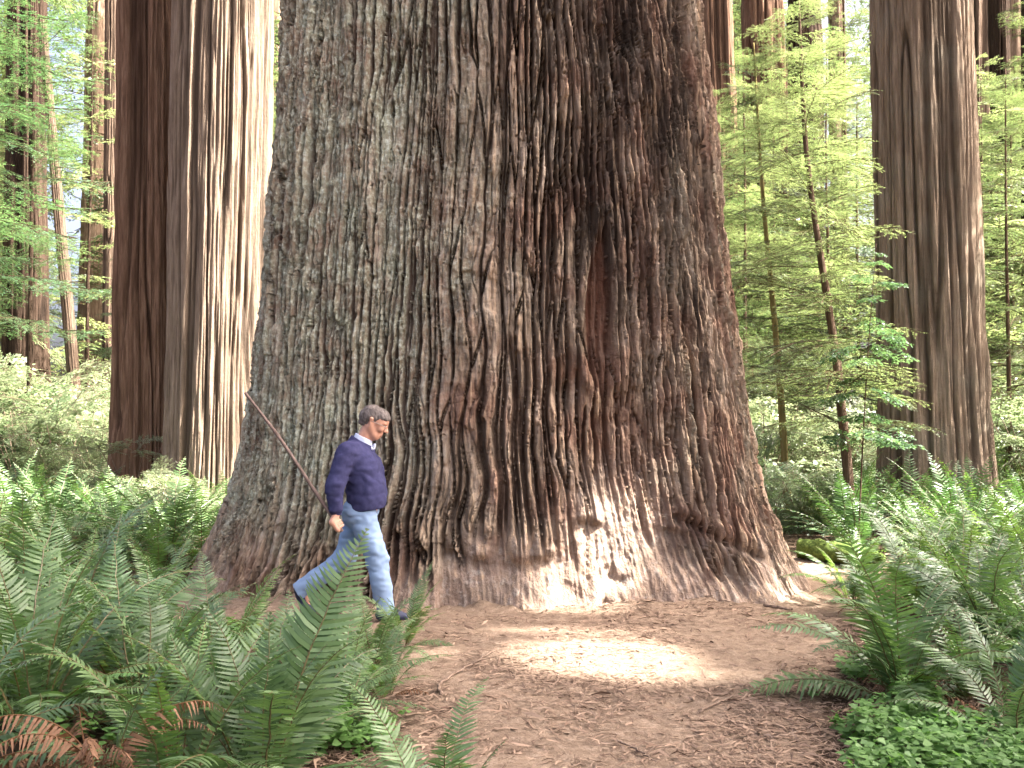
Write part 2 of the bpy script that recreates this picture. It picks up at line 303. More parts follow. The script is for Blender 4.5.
# ------------------------------------------------------------------ the giant redwood
def giant_trunk():
    nf, nb = 1150, 150
    phi = np.concatenate([np.linspace(-1.85, 1.85, nf), np.linspace(1.85, 2 * math.pi - 1.85, nb + 2)[1:-1]])
    zz = np.concatenate([np.linspace(-0.5, 6.0, 860), 6.0 + np.linspace(0, 1, 70)[1:] ** 1.4 * 30])
    PH, Z = np.meshgrid(phi, zz); sP, cP = np.sin(PH), np.cos(PH)
    YT = 9.62
    pxy = np.array([0, 100, 200, 300, 400, 450, 500, 550, 600, 640])
    zr = np.array([at(500, y, YT)[2] for y in pxy])[::-1]
    L = np.array([X_at(x, YT) for x in (283, 277, 268, 259, 249, 243, 231, 212, 192, 170)])[::-1]
    Rr = np.array([X_at(x, YT) for x in (697, 708, 718, 729, 744, 753, 766, 786, 814, 845)])[::-1]
    zi = np.linspace(-0.6, 6, 200); k = np.ones(9) / 9
    sm = lambda a: np.convolve(np.pad(a, 4, 'edge'), k, 'valid')
    Li, Ri = sm(np.interp(zi, zr, L)), sm(np.interp(zi, zr, Rr))
    up = np.maximum(Z - 5.6, 0)
    taper = np.exp(-up / 60)
    Lz, Rz = np.interp(Z, zi, Li), np.interp(Z, zi, Ri)
    mid = -0.1
    aw = np.where(sP < 0, mid - Lz, Rz - mid) * taper - 0.02
    fl = np.exp(-np.maximum(Z + 0.1, 0) / 0.55)
    b = (1.2 + 0.30 * fl) * taper
    # large folds of the stem: broad buttresses growing toward the foot
    fold = vn2(PH * 2.3 + 0.12 * Z, Z * 0.16, 3) * 0.075 + vn2(PH * 5.5 + 3 + 0.1 * Z, Z * 0.25 + 9, 7) * 0.05
    fold = fold + fl * (0.10 * vn2(PH * 6.5 + 1.7, Z * 0.5, 11) + 0.05 * vn2(PH * 15, Z * 0.8, 12))
    fx, fz = mid + aw * sP, Z                                     # front view coordinates of the stem, metres
    # ---- bark
    u = PH * 2.3; v = Z
    lean = 0.055 * vn2(u * 2.4, v * 0.14, 78) + 0.03 * np.sin(v * 1.1 + u * 0.8)
    u1 = u + 0.10 * fbm2(u * 0.55, v * 0.30, 41, 3) + 0.024 * fbm2(u * 1.9, v * 0.95, 44, 3) + 0.016 * fbm2(u * 6, v * 3.2, 47, 2) + lean
    wavy = np.exp(-((fx + 0.55) / 0.75) ** 2 - ((v - 1.25) / 0.7) ** 2)
    u1 = u1 + wavy * 0.032 * np.sin(v * 5.2 + u * 2)
    du_, dv_ = np.gradient(PH, axis=1) * 2.3, np.gradient(Z, axis=0)
    def dist(n_, e):
        a_, b_ = np.gradient(n_, axis=1) / du_, np.gradient(n_, axis=0) / dv_; g_ = np.hypot(a_, b_)
        return np.abs(n_) / (g_ + e) + 0.05 * sst(0.93, 0.70, np.abs(a_) / (g_ + 1e-6))
    f1, f2, c1 = worley2(u1 / 0.098, v / 1.9 + 0.6 * vn2(u * 3, v * 0.4, 50), 61); d1 = dist(f2 - f1, 0.6)
    g1, g2, c2 = worley2((u1 + 0.012 * fbm2(u * 11, v * 6, 48, 2)) / 0.055 + 5, v / 0.7, 63); d2 = dist(g2 - g1, 1.2)
    r1 = dist(vn2(u1 * 8.2, v * 0.30, 71), 1.0)                    # long furrows
    n_ = vn2(u1 * 16 + 3 + 0.5 * vn2(u * 9, v * 4, 76), v * 0.8, 75); r2 = dist(n_, 2.0)
    wv = 0.65 + 1.05 * sst(-0.35, 0.45, fbm2(u * 2.2, v * 0.8, 79, 3)); p1 = sst(0.003, 0.024, d1 / wv); p2 = sst(0, 0.013, d2 / (0.5 + wv * 0.5)); q1 = sst(0.004, 0.026, r1 / wv); q2 = sst(0, 0.010, r2)
    plate = np.minimum(p1, 0.1 + 0.9 * q1) * (0.66 + 0.34 * p2) * (0.66 + 0.34 * q2)
    dep = 0.145 * (0.58 + 0.42 * sst(-0.35, 0.3, fbm2(u * 0.9, v * 0.5, 81, 3)))
    # on the left flank the bark is flaky and shallow
    left = sst(-1.05, -1.9, fx) * sst(-2.4, -1.0, fx - 0.0 + 0 * v + 1.0 + 0.5)
    flank = sst(-0.9, -1.6, fx)
    dep = dep * (1 - 0.1 * flank)
    # worn wood at the foot
    nz = 0.6 * fbm2(u * 1.7, v * 0.9, 83, 3) + 0.25 * fbm2(u * 6, v * 1.5, 84, 3)
    worn = sst(0.55, 0.10, v + nz * 0.9 + 0.10 * np.sin(u * 2.4) + 0.35 * sst(-0.4, -1.6, fx))
    worn = np.maximum(worn, np.clip(1.35 * np.exp(-((fx - 0.92) / 0.44) ** 2 - ((v - 0.45) / 0.62) ** 2), 0, 1) * sst(-0.6, -0.15, nz))
    worn = np.clip(worn, 0, 1)
    worn0 = worn; disp = dep * (plate - 0.8) * (1 - 0.9 * worn)
    disp = disp + (c1 - 0.5) * 0.035 * p1 * (1 - worn)
    fine = 0.013 * fbm2(u * 34, v * 6, 91, 3) + 0.024 * fbm2(u * 12, v * 8, 95, 4)
    disp = disp + fine * (1 - 0.4 * worn)
    ledge = vn2(u * 9, v * 3.1, 97); disp = disp + 0.018 * sst(0.15, 0.3, ledge) * (1 - worn) - 0.02 * sst(0.3, 0.45, vn2(u * 7 + 4, v * 2.3, 98)) * (1 - worn)
    wf = 0.014 * fbm2(u1 * 6, v * 2.2, 99, 4) + 0.045 * fbm2(u * 2.6, v * 1.8, 100, 3) + 0.018 * fbm2(u * 8, v * 5, 104, 3) + 0.012 * fbm2(u * 12, v * 9, 103, 3) - 0.04 * sst(0.09, 0.0, np.abs(vn2(u1 * 3.1, v * 0.55, 101)))
    disp = disp + wf * worn
    # tall scar right of the middle, twisted strands beside it
    sx = 0.80 + 0.05 * np.sin(v * 2.0)
    hw = 0.125 * sst(1.62, 1.95, v) * (1 - 0.55 * sst(2.4, 3.25, v)) + 0.0
    cav = sst(1.2, 0.4, np.abs(fx - sx + 0.03 * fbm2(u * 4, v * 2, 122, 3)) / (hw + 1e-3)) * sst(1.55, 2.45, v + 0.15 * fbm2(u * 5, v, 123, 2)) * sst(3.40, 2.85, v)
    cav = cav * (0.8 + 0.4 * fbm2(u * 14, v * 1.2, 121, 2)); disp = disp * (1 - 0.75 * np.clip(cav, 0, 1)) - 0.15 * cav + 0.05 * np.exp(-((np.abs(fx - sx) - hw - 0.05) / 0.06) ** 2) * sst(1.6, 1.9, v) * sst(3.4, 2.9, v)
    # shallow hollow under the scar, where the bark has worn off
    disp = disp - 0.09 * np.exp(-((fx - 0.95) / 0.45) ** 2 - ((v - 1.25) / 0.45) ** 2)
    disp = disp - 0.10 * np.exp(-((fx - 0.42) / 0.10) ** 2 - ((v - 1.78) / 0.16) ** 2)
    # swollen ends of the ridges hanging over the worn foot
    for bx, bz, br, bd in ((-0.28, 0.44, .10, .10), (0.06, 0.42, .11, .12), (0.27, 0.44, .10, .11), (-0.52, 0.50, .08, .08), (0.62, 0.74, .11, .085), (-0.95, 0.62, .07, .08),
                           (1.50, 0.60, .07, .05), (1.72, 0.50, .06, .04), (-0.75, 0.50, .07, .07), (0.73, 0.67, .05, .05), (1.36, 0.62, .07, .05)):
        rr = ((fx - bx) / br) ** 2 + (np.where(v < bz, (v - bz) / (br * 0.75), (v - bz) / (br * 3.0))) ** 2
        disp = disp + bd * np.exp(-rr * 1.1) * (0.85 + 0.3 * fbm2(u * 12, v * 9, 131, 2)) - 0.02 * np.exp(-((fx - bx) / (br * 1.2)) ** 2 - ((v - bz + br * 1.3) / (br * 0.6)) ** 2)
    # knotted scar on the worn foot and a long fold running down to the right
    for bx, bz, br, bd in ((0.84, 0.20, .05, -.06), (0.93, 0.16, .04, -.06), (0.80, 0.27, .03, -.03), (0.77, -0.02, .05, -.08), (0.66, -.08, .10, .06), (0.52, -0.1, .08, .05)):
        disp = disp + bd * np.exp(-((fx - bx) / br) ** 2 - ((v - bz) / br) ** 2)
    def seg(x0, z0, x1, z1, wd, dp):
        dx, dz = x1 - x0, z1 - z0; t = np.clip(((fx - x0) * dx + (v - z0) * dz) / (dx * dx + dz * dz), 0, 1)
        wob = 0.035 * fbm2(fx * 4, v * 4, 141, 2)
        dd = np.hypot(fx - x0 - t * dx, v - z0 - t * dz + wob); return dp * np.exp(-(dd / wd) ** 2)
    disp = disp + seg(1.42, 0.66, 2.15, 0.28, 0.035, -0.06) + seg(1.46, 0.74, 2.2, 0.36, 0.06, 0.035)
    rad = 1 + (fold + disp) / np.maximum(np.sqrt((aw * cP) ** 2 + (b * sP) ** 2), 0.9)
    rl = fold + disp
    nx, ny = sP * b, cP * aw; nn = np.hypot(nx, ny); nx, ny = nx / nn, ny / nn
    X = fx + nx * rl; Yv = TY - b * cP - ny * rl
    # colour masks: how high the bark stands, lichen, charcoal from an old fire, worn wood
    hA = np.clip(0.85 * plate + 0.15 + disp * 1.2, 0, 1) * (1 - worn) + worn * np.clip(0.75 + wf * 14, 0.1, 1)
    hA = hA * (1 - 0.3 * np.clip(cav, 0, 1)); scar = np.clip(cav * 1.3, 0, 1) + 0.5 * np.exp(-((fx - 0.9) / 0.35) ** 2 - ((v - 1.5) / 0.5) ** 2)
    lich = sst(-0.25, -1.55, fx + 0.4 * fbm2(u * 1.2, v * 0.5, 151, 3) + 0.25 * (1.5 - np.minimum(v, 3.0))) * sst(0.15, 0.9, v + 0.3 * fbm2(u * 2, v, 155, 2))
    lich = np.clip(lich * 0.95 + 0.22 * sst(0.0, 0.5, fbm2(u * 2.1, v * 0.9, 157, 3)) * sst(1.2, 3.0, v) * sst(0.9, 0.2, fx), 0, 1)
    lich = lich + 0.35 * sst(0.9, 1.6, fx) * sst(0.05, 0.5, fbm2(u * 4, v * 0.6, 158, 3)) * sst(0.5, 1.5, v)
    char = sst(0.35, 0.85, fx + 0.2 * fbm2(u * 3, v * 0.8, 159, 2)) * sst(2.0, 3.4, v + 0.9 * fbm2(u * 2.4, v * 0.3, 160, 2)) * sst(1.95, 1.4, fx) * 0.95
    char = np.clip(char + 0.6 * sst(1.3, 1.7, fx) * sst(0.15, 0.5, fbm2(u * 5, v * 0.5, 161, 2)) * sst(0.8, 1.6, v), 0, 1)
    col = np.stack([hA, np.clip(lich, 0, 1), char, np.clip(worn, 0, 1)], -1).reshape(-1, 4)
    V = np.stack([X, Yv, Z], -1).reshape(-1, 3)
    return mesh_np('trunk', V, grid_faces(len(phi), len(zz), True), mats=[M['giant']], attrs={'bark': col, 'scar': np.clip(scar, 0, 1).reshape(-1)})
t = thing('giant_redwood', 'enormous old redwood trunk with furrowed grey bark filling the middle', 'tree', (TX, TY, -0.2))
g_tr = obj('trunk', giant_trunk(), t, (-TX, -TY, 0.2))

# ------------------------------------------------------------------ other trunks
def bark_trunk(base, top, r0, r1, mat, seed, ridges=26, depth=0.05, n=220, m=320, flare=0.35, extra=12.0, fz=1.0, bend=0.0, lobes=0.05):
    """a ridged stem from base through top (points at ground and at the frame's upper edge), going on above by extra metres; local to base"""
    base, top = np.asarray(base, float), np.asarray(top, float); H = top[2] - base[2]
    phi = np.arange(n) / n * 2 * math.pi
    zz = np.concatenate([np.linspace(-0.4, H, m), H + np.linspace(0, 1, 24)[1:] * extra])
    PH, Z = np.meshgrid(phi, zz); s = np.clip(Z / H, -0.1, 50)
    rad = np.where(s < 1, r0 + (r1 - r0) * s, r1 * np.exp(-(s - 1) * 0.25))
    rad = rad * (1 + flare * np.exp(-np.maximum(Z, -0.3) / (0.28 * fz * (r0 * 3) + 0.12)))
    C, Sn = np.cos(PH), np.sin(PH)
    # noise on a cylinder so that there is no seam
    k = ridges / 6.3
    wx, wy = C * k, Sn * k; wob = 0.35 * vn3(wx * 0.4, wy * 0.4, Z * 0.5, seed + 1)
    a = vn3(wx + wob, wy + wob, Z * 0.16, seed + 2); a2 = vn3(wx * 2.1 + wob, wy * 2.1 - wob, Z * 0.3, seed + 3); a3 = vn3(wx * 5, wy * 5, Z * 1.4, seed + 4)
    pl = sst(0, 0.30, np.abs(a)) * (0.6 + 0.4 * sst(0, 0.28, np.abs(a2)))
    lob = lobes * r0 * vn3(C * 1.3, Sn * 1.3, Z * 0.12, seed + 9) * 2
    rr = rad + lob + depth * (pl - 0.8) + depth * 0.24 * a3 + depth * 0.22 * (sst(0, 0.3, np.abs(vn3(wx * 3.7, wy * 3.7, Z * 0.22, seed + 6))) - 0.6) + depth * 0.35 * a
    dirv = (top - base) / H; bx = bend * np.sin(np.clip(s, 0, 1) * math.pi)
    X = dirv[0] * Z + rr * C + bx; Y = dirv[1] * Z + rr * Sn
    h = np.clip(pl * 0.9 + 0.1, 0, 1).reshape(-1)
    return mesh_np('trunk', np.stack([X, Y, Z], -1).reshape(-1, 3), grid_faces(n, len(zz), True), mats=[mat], attrs={'bark': np.stack([h, h * 0, h * 0, h * 0], 1)})
def ptree(name, label, cat, pxb, pxt, Y, w0, w1, mat, seed, group=None, top_py=0, **kw):
    """pxb, pxt: middle of the stem at the ground and at height top_py; w0, w1: widths in pixels there"""
    x0 = X_at(pxb, Y); z0 = hgt(x0, Y) - 0.05
    b = np.array([x0, Y, z0]); tp = at(pxt, top_py, Y)
    t = thing(name, label, cat, b, group=group)
    obj('trunk', bark_trunk(b, tp, w0 / 2 / FPX * Y, w1 / 2 / FPX * Y, mat, seed, **kw), t)
    return t, b, tp
TREES = {}
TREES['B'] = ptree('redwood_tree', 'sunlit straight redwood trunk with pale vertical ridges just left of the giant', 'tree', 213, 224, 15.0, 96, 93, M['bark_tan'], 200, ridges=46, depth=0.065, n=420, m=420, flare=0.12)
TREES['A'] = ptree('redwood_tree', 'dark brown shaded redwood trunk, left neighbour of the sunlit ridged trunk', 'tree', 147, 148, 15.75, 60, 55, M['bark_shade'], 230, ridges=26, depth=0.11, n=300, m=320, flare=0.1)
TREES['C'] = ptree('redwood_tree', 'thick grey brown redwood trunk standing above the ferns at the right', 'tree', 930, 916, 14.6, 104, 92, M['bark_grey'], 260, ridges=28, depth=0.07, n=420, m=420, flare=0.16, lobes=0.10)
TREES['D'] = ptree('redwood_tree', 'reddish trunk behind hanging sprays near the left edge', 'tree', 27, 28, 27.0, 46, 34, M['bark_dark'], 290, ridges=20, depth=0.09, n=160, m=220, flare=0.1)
TREES['E'] = ptree('redwood_tree', 'slim pale brown trunk between the shaded redwood and the left edge', 'tree', 110, 112, 34.0, 16, 13, M['bark_far'], 310, ridges=16, depth=0.05, n=90, m=160, flare=0.1)
TREES['F'] = ptree('leaning_tree', 'thin grey leaning stem in the bright gap at the left', 'tree', 82, 50, 26.0, 13, 8, M['bark_far'], 320, ridges=12, depth=0.03, n=60, m=120, top_py=110, flare=0.1, extra=2.5)
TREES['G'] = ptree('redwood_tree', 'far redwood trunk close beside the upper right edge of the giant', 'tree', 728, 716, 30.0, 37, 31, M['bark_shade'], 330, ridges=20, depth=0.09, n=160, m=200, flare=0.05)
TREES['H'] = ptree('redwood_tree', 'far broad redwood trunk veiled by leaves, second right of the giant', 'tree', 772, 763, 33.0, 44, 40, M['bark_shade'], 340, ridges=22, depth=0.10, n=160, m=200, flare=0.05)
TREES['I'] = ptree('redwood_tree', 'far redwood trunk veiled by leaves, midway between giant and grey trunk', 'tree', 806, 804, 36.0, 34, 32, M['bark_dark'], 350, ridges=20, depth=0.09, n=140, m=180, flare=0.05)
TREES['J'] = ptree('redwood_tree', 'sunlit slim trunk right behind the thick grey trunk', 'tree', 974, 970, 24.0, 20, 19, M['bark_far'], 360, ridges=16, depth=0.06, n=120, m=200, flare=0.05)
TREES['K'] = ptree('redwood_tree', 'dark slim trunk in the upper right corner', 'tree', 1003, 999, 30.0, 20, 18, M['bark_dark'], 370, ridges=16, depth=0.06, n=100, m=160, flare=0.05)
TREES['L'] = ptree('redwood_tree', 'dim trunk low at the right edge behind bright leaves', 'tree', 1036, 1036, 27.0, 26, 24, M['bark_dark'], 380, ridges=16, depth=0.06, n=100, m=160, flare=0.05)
# ------------------------------------------------------------------ leaves, sprays, crowns
def sprays_template(seed, ntw=15, ang=55, leaf=0.05, wid=0.30, step=0.030, droop=0.12, density=1.0, tilt=0.35, broad=False):
    """a flat spray of unit length along +X: leaflet quads (n,4,3) and a flag (0 leaf, 1 stem)"""
    r = np.random.default_rng(seed); Q = []; G = []
    def quad(p, d, n, l, wd):
        d = d / np.linalg.norm(d); s = np.cross(n, d); s /= np.linalg.norm(s) + 1e-9
        Q.append([p, p + d * l * 0.45 + s * wd / 2, p + d * l, p + d * l * 0.45 - s * wd / 2])
    def axis_pts(p0, d0, L, k, dr):
        P = [np.array(p0, float)]; d = np.array(d0, float)
        for i in range(k):
            d = d + np.array([0, 0, -dr / k]) + r.normal(0, 0.05, 3); d /= np.linalg.norm(d); P.append(P[-1] + d * L / k)
        return np.array(P)
    main = axis_pts((0, 0, 0), (1, 0, 0.06), 1.0, 12, droop * 2)
    def pt(P, t):
        f = t * (len(P) - 1); i = min(int(f), len(P) - 2); return P[i] + (P[i + 1] - P[i]) * (f - i), (P[i + 1] - P[i])
    def stick(P, wd):
        for i in range(len(P) - 1):
            a, b = P[i], P[i + 1]; d = b - a; s = np.cross([0, 0, 1.0], d); s = s / (np.linalg.norm(s) + 1e-9) * wd
            Q.append([a - s, a + s, b + s * 0.7, b - s * 0.7]); G.append(1)
            Q.append([a - np.array([0, 0, wd]), a + np.array([0, 0, wd]), b + np.array([0, 0, wd]) * 0.7, b - np.array([0, 0, wd]) * 0.7]); G.append(1)
    stick(main, 0.006)
    def leaves_on(P, L, sc):
        n = max(3, int(L / step))
        for i in range(n):
            if r.random() > density: continue
            t = (i + 0.6) / n; p, d = pt(P, t); d = d / np.linalg.norm(d)
            lat = np.cross([0, 0, 1.0], d); lat /= np.linalg.norm(lat) + 1e-9
            for sgn in (-1, 1):
                dd = d * (0.55 + 0.3 * r.random()) + lat * sgn + np.array([0, 0, r.normal(0, 0.12)])
                nn = np.array([r.normal(0, tilt), r.normal(0, tilt), 1.0])
                l = leaf * sc * (0.7 + 0.6 * r.random()) * (1.0 - 0.35 * t)
                quad(p, dd, nn, l, l * (wid if not broad else 0.62)); G.append(0)
        p, d = pt(P, 1.0); quad(p, d, np.array([0, 0, 1.0]), leaf * sc * 0.8, leaf * sc * wid); G.append(0)
    leaves_on(main, 1.0, 0.8)
    for k in range(ntw):
        t = 0.10 + 0.86 * (k + r.random() * 0.6) / ntw; p, d = pt(main, t); d = d / np.linalg.norm(d); sg = 1 if k % 2 else -1
        a = R(ang + r.normal(0, 8)) * sg
        td = np.array([d[0] * math.cos(a) - d[1] * math.sin(a), d[0] * math.sin(a) + d[1] * math.cos(a), d[2] + r.normal(0, 0.08)])
        L = 0.50 * (1 - t) ** 0.75 * min(1, 0.45 + t * 2.2) * (0.75 + 0.5 * r.random()) + 0.06
        P = axis_pts(p, td, L, 5, droop * 1.5)
        if L > 0.12: stick(P, 0.0035)
        leaves_on(P, L, 1.0)
        if L > 0.26:
            for j in range(3):
                tt = 0.3 + 0.22 * j; p2, d2 = pt(P, tt); s2 = 1 if j % 2 else -1; a2 = R(48) * s2; d2 = d2 / np.linalg.norm(d2)
                P2 = axis_pts(p2, (d2[0] * math.cos(a2) - d2[1] * math.sin(a2), d2[0] * math.sin(a2) + d2[1] * math.cos(a2), d2[2]), L * 0.42 * (1 - tt * 0.5), 3, droop)
                leaves_on(P2, L * 0.42, 0.9)
    return np.array(Q), np.array(G, float)
SPR = [sprays_template(s) for s in (1, 2, 3, 4)]
SPR_FINE = [sprays_template(s, ntw=18, leaf=0.036, step=0.020, wid=0.30) for s in (11, 12, 13)]
SPR_BROAD = [sprays_template(s, ntw=9, leaf=0.10, step=0.085, wid=0.5, tilt=0.55, broad=True, droop=0.2) for s in (21, 22, 23)]
SPR_LOOSE = [sprays_template(s, ntw=11, leaf=0.075, step=0.055, wid=0.34, tilt=0.5, density=0.85) for s in (31, 32, 33)]

def place_sprays(specs, tmpl, seed, leafscale=1.0):
    """specs: rows (x,y,z, az, pitch, roll, length). returns V(n,4,3), tint(n), stem(n)"""
    r = np.random.default_rng(seed); Vs, Ts, Gs = [], [], []
    for (x, y, z, az, pi_, ro, L) in specs:
        Q, G = tmpl[r.integers(len(tmpl))]
        Mx = (Matrix.Rotation(az, 3, 'Z') @ Matrix.Rotation(-pi_, 3, 'Y') @ Matrix.Rotation(ro, 3, 'X'))
        A = np.array(Mx) * L
        sy = -1 if r.random() < 0.5 else 1
        Vs.append((Q * np.array([1, sy, 1])) @ A.T + np.array([x, y, z]))
        b = r.random(); Ts.append(np.clip(b * 0.6 + r.random(len(Q)) * 0.4, 0, 1)); Gs.append(G)
    return np.concatenate(Vs), np.concatenate(Ts), np.concatenate(Gs)
def quads_mesh(name, V4, tint, stem, mat):
    n = len(V4); col = np.zeros((n, 4, 4), np.float32); col[..., 0] = tint[:, None]; col[..., 1] = stem[:, None]; col[..., 3] = 1
    return mesh_np(name, V4.reshape(-1, 3), np.arange(n * 4).reshape(-1, 4), mats=[mat], smooth=False, attrs={'tint': col.reshape(-1, 4)})

# ------------------------------------------------------------------ sword ferns
def frond(L, a0, a1, seed, n=40, pl=0.125, pw=0.017, curl=0.0, mode=1.35, ragged=0.025, fold=0.15):
    """one frond rising from the origin, arching toward +X: verts, quads, stem flag, tint"""
    r = np.random.default_rng(seed); k = 26; s = np.linspace(0, 1, k); ang = R(a0) + (R(a1) - R(a0)) * s ** mode
    dx = np.cos(ang) * L / (k - 1); dz = np.sin(ang) * L / (k - 1); side = np.cumsum(r.normal(0, 0.004, k)) * L
    P = np.stack([np.concatenate([[0], np.cumsum(dx[:-1])]), side, np.concatenate([[0], np.cumsum(dz[:-1])])], 1)
    V, Q, G, T = [], [], [], []; nv = 0
    rv, rq = tube(P, np.linspace(0.0055, 0.0012, k) * (0.8 + 0.3 * L), 4); V.append(rv); Q.append(rq); G.append(np.ones(len(rv))); T.append(np.full(len(rv), 0.4)); nv = len(rv)
    tw = r.normal(0, 0.25); phase = r.random() * 6
    for i in range(n):
        t = 0.13 + 0.865 * (i / (n - 1)) ** 0.95; f = t * (k - 1); j = min(int(f), k - 2); p = P[j] + (P[j + 1] - P[j]) * (f - j)
        d = P[j + 1] - P[j]; d /= np.linalg.norm(d); lat = np.array([0, 1.0, 0]); up = np.cross(d, lat)
        prof = min(1, 0.62 + 1.1 * (t - 0.13)) * (1 - max(0, (t - 0.42) / 0.58) ** 1.7) + 0.045
        for sg in (-1, 1):
            if ragged and r.random() < ragged: continue
            l = pl * L ** 0.6 * prof * (0.9 + 0.2 * r.random()); wd = pw * (0.55 + 0.45 * prof) * (0.85 + 0.3 * r.random())
            fw = 0.22 + 0.25 * t + r.normal(0, 0.05)
            lift = fold * math.sin(phase + t * 5) + r.normal(0, 0.10) + tw * sg * 0.5
            e = lat * sg + d * fw + up * lift; e /= np.linalg.norm(e)
            c = np.cross(e, up); c = c / np.linalg.norm(c); c = c + up * (r.normal(0, 0.25)); nrm = np.cross(c, e)
            p0 = p + d * r.normal(0, 0.002); dn = -up * l * (0.13 + curl + 0.08 * r.random()) + d * l * 0.10
            m1, m2 = p0 + e * l * 0.35, p0 + e * l * 0.72 + dn * 0.45
            tip = p0 + e * l + dn
            V.append(np.array([p0 - c * wd * 0.30, p0 + c * wd * 0.5, m1 + c * wd * 0.46, m1 - c * wd * 0.46, m2 + c * wd * 0.34, m2 - c * wd * 0.34, tip + c * wd * 0.04, tip - c * wd * 0.04]))
            Q.append(np.array([[0, 1, 2, 3], [3, 2, 4, 5], [5, 4, 6, 7]]) + nv); nv += 8
            G.append(np.zeros(8)); T.append(np.full(8, np.clip(0.45 + r.normal(0, 0.16), 0, 1)))
    return np.concatenate(V), np.concatenate(Q), np.concatenate(G), np.concatenate(T)
def frond_mesh(name, F, mat):
    V, Q, G, T = F; return mesh_np(name, V, Q, mats=[mat], smooth=False, attrs={'tint': np.stack([T, G, T * 0, T * 0 + 1], 1)})
FR = [frond_mesh('frond', frond(L, a0, a1, 500 + i, mode=m), M['fern']) for i, (L, a0, a1, m) in enumerate(
    [(1.0, 84, 40, 1.6), (1.05, 78, 8, 1.4), (1.0, 72, -12, 1.3), (0.95, 66, -28, 1.2), (0.95, 58, -25, 1.2), (0.9, 48, -30, 1.1), (0.9, 38, -32, 1.1), (1.1, 80, 20, 1.7), (0.85, 30, -28, 1.0), (1.0, 62, -45, 1.5)])]
FR_P = [frond_mesh('frond', frond(L, a0, a1, 540 + i, mode=m, pl=0.105), M['fern_pale']) for i, (L, a0, a1, m) in enumerate([(0.95, 82, 35, 1.6), (0.95, 72, 5, 1.4), (0.9, 58, -20, 1.2)])]
FR_D = [frond_mesh('dead_frond', frond(L, a0, a1, 560 + i, mode=m, pl=0.075, pw=0.015, curl=0.5, ragged=0.4, fold=0.8), M['fern_dead']) for i, (L, a0, a1, m) in enumerate([(0.8, 45, -75, 0.9), (0.7, 25, -60, 0.8), (0.75, 60, -85, 0.8), (1.0, 82, -70, 1.6), (0.9, 76, -100, 1.3)])]
def fern(px, Y, label, n=20, size=1.0, seed=0, dead=3, pale=0.12, lean=None, group=None, elev=None):
    x = X_at(px, Y); r = np.random.default_rng(seed)
    t = thing('sword_fern', label, 'fern', (x, Y, pz(x, Y) - 0.02), 0, group)
    for i in range(n + dead):
        az = i * 2.39996 + r.normal(0, 0.25); f = i / max(n - 1, 1)
        if i >= n: me = FR_D[r.integers(3)]
        elif r.random() < pale: me = FR_P[r.integers(3)]
        else: me = FR[min(9, int(np.clip(f * 8.5 + r.normal(0, 1.0), 0, 9)))]
        s = size * (0.78 + 0.4 * r.random())
        o = obj('dead_frond' if i >= n else 'frond', me, t, (0.03 * math.cos(az), 0.03 * math.sin(az), 0), az, (s, s, s * (0.9 + 0.2 * r.random())))
        o.rotation_euler = (r.normal(0, 0.12), r.normal(0, 0.10), az)
    return t
def add_frond(t, me, az_deg, s, rx=0, ry=0):
    o = obj('frond', me, t, (0, 0, 0), R(az_deg), s); o.rotation_euler = (R(rx), R(ry), R(az_deg)); return o
# ferns near the camera: every frond its own part
fern(40, 4.7, 'big sword fern with brown dead fronds at the lower left, tips by the left edge', 22, 1.0, 1, 6)
hero = fern(262, 4.05, 'sword fern at the bottom left whose tall frond stands before the walking man', 14, 0.92, 2, 4)
FR_H = [frond_mesh('frond', frond(1.12, 82, 62, 601, n=44, mode=1.2, pl=0.165, pw=0.020), M['fern']), frond_mesh('frond', frond(1.0, 96, 78, 602, n=40, mode=1.2, pl=0.155, pw=0.019), M['fern'])]
add_frond(hero, FR_H[0], 72, 1.08, rx=15); add_frond(hero, FR_H[1], 100, 0.80, rx=4); add_frond(hero, FR_H[0], 78, 0.9, rx=14); add_frond(hero, FR_H[0], 112, 0.72, rx=-26); add_frond(hero, FR_H[1], 60, 0.8, rx=-24)
fern(175, 3.95, 'sword fern at the bottom edge between the brown fronds and the tall frond', 16, 0.85, 3, 4, 0.2)
brown = fern(104, 3.75, 'clump of brown withered fronds among green ones at the lower left', 7, 0.8, 30, 0)
for k_ in range(13): o_ = add_frond(brown, FR_D[3 + k_ % 2], k_ * 137 + 20, 0.75 + 0.04 * (k_ % 5), rx=(k_ * 7) % 20 - 10, ry=-12); o_.name = 'dead_frond'
fern(-60, 3.9, 'sword fern cut by the lower left corner', 16, 0.95, 4, 3)
low = fern(445, 3.4, 'low sword fern whose tips lie on the path at the bottom middle', 13, 0.66, 5, 1)
fern(120, 5.7, 'sword fern with arching fronds behind the brown dead ones at the left', 20, 0.95, 6, 3)
fern(15, 6.3, 'tall sword fern against the left edge, in front of the pale thicket', 22, 1.05, 7, 3)
fern(345, 5.1, 'small sword fern with upright fronds below the walking man', 13, 0.62, 8, 2)
fern(404, 6.75, 'little bright green fern at the foot of the walking man', 14, 0.50, 9, 1, 0.6)
fern(318, 4.9, 'leafy sword fern below the man, left of the path edge', 15, 0.58, 34, 2, 0.2)
fern(150, 4.9, 'upright sword fern between the dead brown fronds and the tall frond', 18, 0.85, 35, 3, 0.25)
fern(372, 6.2, 'small sword fern hiding the front shoe of the walking man', 14, 0.52, 36, 1, 0.3)
fern(330, 6.3, 'low fern just below the rear foot of the walking man', 12, 0.36, 31, 1, 0.3)
fern(225, 5.9, 'arching fern before the mossy log at the left of the path', 16, 0.68, 32, 2, 0.15)
